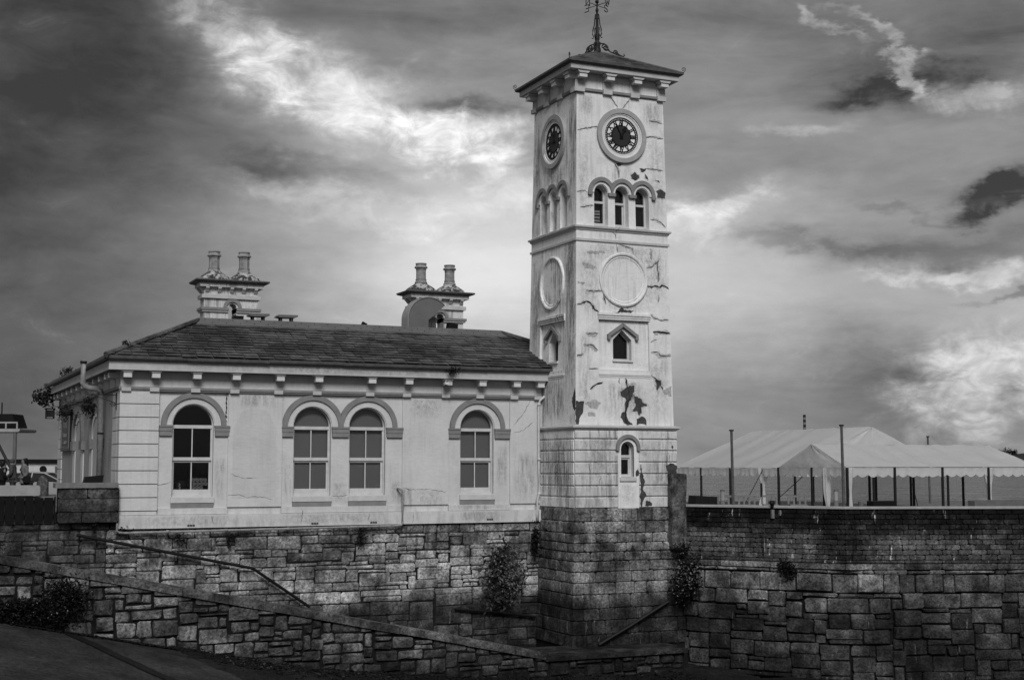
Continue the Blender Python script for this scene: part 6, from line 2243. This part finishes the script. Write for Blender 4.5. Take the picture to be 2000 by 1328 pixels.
MB().tube([(1.98, .39, 1.44), (2.02, .385, 1.4), (1.97, .38, 1.36), (2.03, .375, 1.31), (1.98, .375, 1.27), (2.03, .375, 1.25)], .014, 5).build('squiggle', 'block_white', bgo)

# ------------------------------------------------------------------ grime runs on the painted walls
def stain(par, mp, x0, x1, z0, z1, y, mat):
    MB().add([(x0, y, z0), (x1, y, z0), (x1, y, z1), (x0, y, z1)], [(0, 1, 2, 3)]).build('stain', mat, par, mp, recalc=False)


for x0, x1, z0, z1, y, mt in ((13.8, 15.0, .5, 2.6, -.004, 'stain_x'), (13.2, 13.76, 1.0, 2.9, WY - .004, 'stain_x'), (9.2, 9.62, .66, 1.5, WY - .004, 'stain_x_spot'), (9.3, 10.2, .45, 1.3, -.005, 'stain_x'),
                              (5.4, 5.74, .7, 2.2, WY - .004, 'stain_x'), (3.05, 3.48, .7, 2.4, WY - .004, 'stain_x'), (7.08, 7.7, .66, 1.5, WY - .004, 'stain_x_spot'), (11.4, 13.7, .0, .42, -.104, 'stain_x'),
                              (4.5, 9.5, .0, .42, -.104, 'stain_x_spot'), (0.0, 4.4, .0, .42, -.104, 'stain_x_spot'), (10.0, 11.3, .5, 1.2, -.005, 'stain_x_spot'), (3.6, 5.3, 3.9, 4.46, -.005, 'stain_x'), (9.7, 11.3, 3.6, 4.46, -.005, 'stain_x_spot'),
                              (11.4, 13.7, .44, .64, -.034, 'stain_x'), (0., 15., 5.1, 5.37, -.474, 'stain_x_spot')):
    stain(bd, None, x0, x1, z0, z1, y, mt)
for x0, x1, z0, z1, mt in ((-1.98, -1.2, 3.5, 7.0, 'stain_x'), (-1.2, 1.2, 3.5, 5.1, 'stain_x'), (.9, 1.97, 3.5, 6.0, 'stain_x_spot'), (-1.97, -.9, 7.0, 9.9, 'stain_x_spot'), (.6, 1.97, 7.4, 9.9, 'stain_x_spot'), (-1., 1., 7.45, 7.9, 'stain_x_spot'),
                           (-1.97, -1.4, 10.6, 13.5, 'stain_x_spot'), (-.6, .5, 12.2, 12.95, 'stain_x'), (1.2, 1.97, 10.6, 14, 'stain_x_spot'), (-1.97, -1.1, 14.4, 15.4, 'stain_x'), (.9, 1.97, 14.2, 15.4, 'stain_x'), (-1.97, 1.97, 9.2, 9.97, 'stain_x_spot')):
    stain(tw, front, x0, x1, z0, z1, -.0125, mt)
for x0, x1, z0, z1 in ((1.1, 1.97, 3.5, 8.5), (1.3, 1.97, 6.5, 10.2), (-1.9, -.9, 5.5, 10), (-1.6, 1.6, 3.5, 5.2), (1.3, 1.97, 11, 15.4), (-1.95, -1.2, 10.6, 15.3), (-.9, 1.2, 12, 13), (.9, 1.9, 8, 10.2)):
    stain(tw, left, x0, x1, z0, z1, -.0125, 'stain_y')
for x0, x1, z0, z1, mt in ((-2.0, -.4, .56, 3.25, 'stain_x'), (-1.6, -.5, 1.5, 3.25, 'stain_x_spot'), (.5, 2.0, .56, 3.2, 'stain_x'), (-.33, .46, .56, 1.45, 'stain_x_spot')):
    stain(tw, fl2, x0, x1, z0, z1, -.0335, mt)
for x0, x1, z0, z1 in ((.2, 1.95, .6, 3.2), (-.7, 1.2, .6, 3.2), (.9, 1.95, .6, 2.4)):
    stain(tw, ll2, x0, x1, z0, z1, -.0335, 'stain_y')
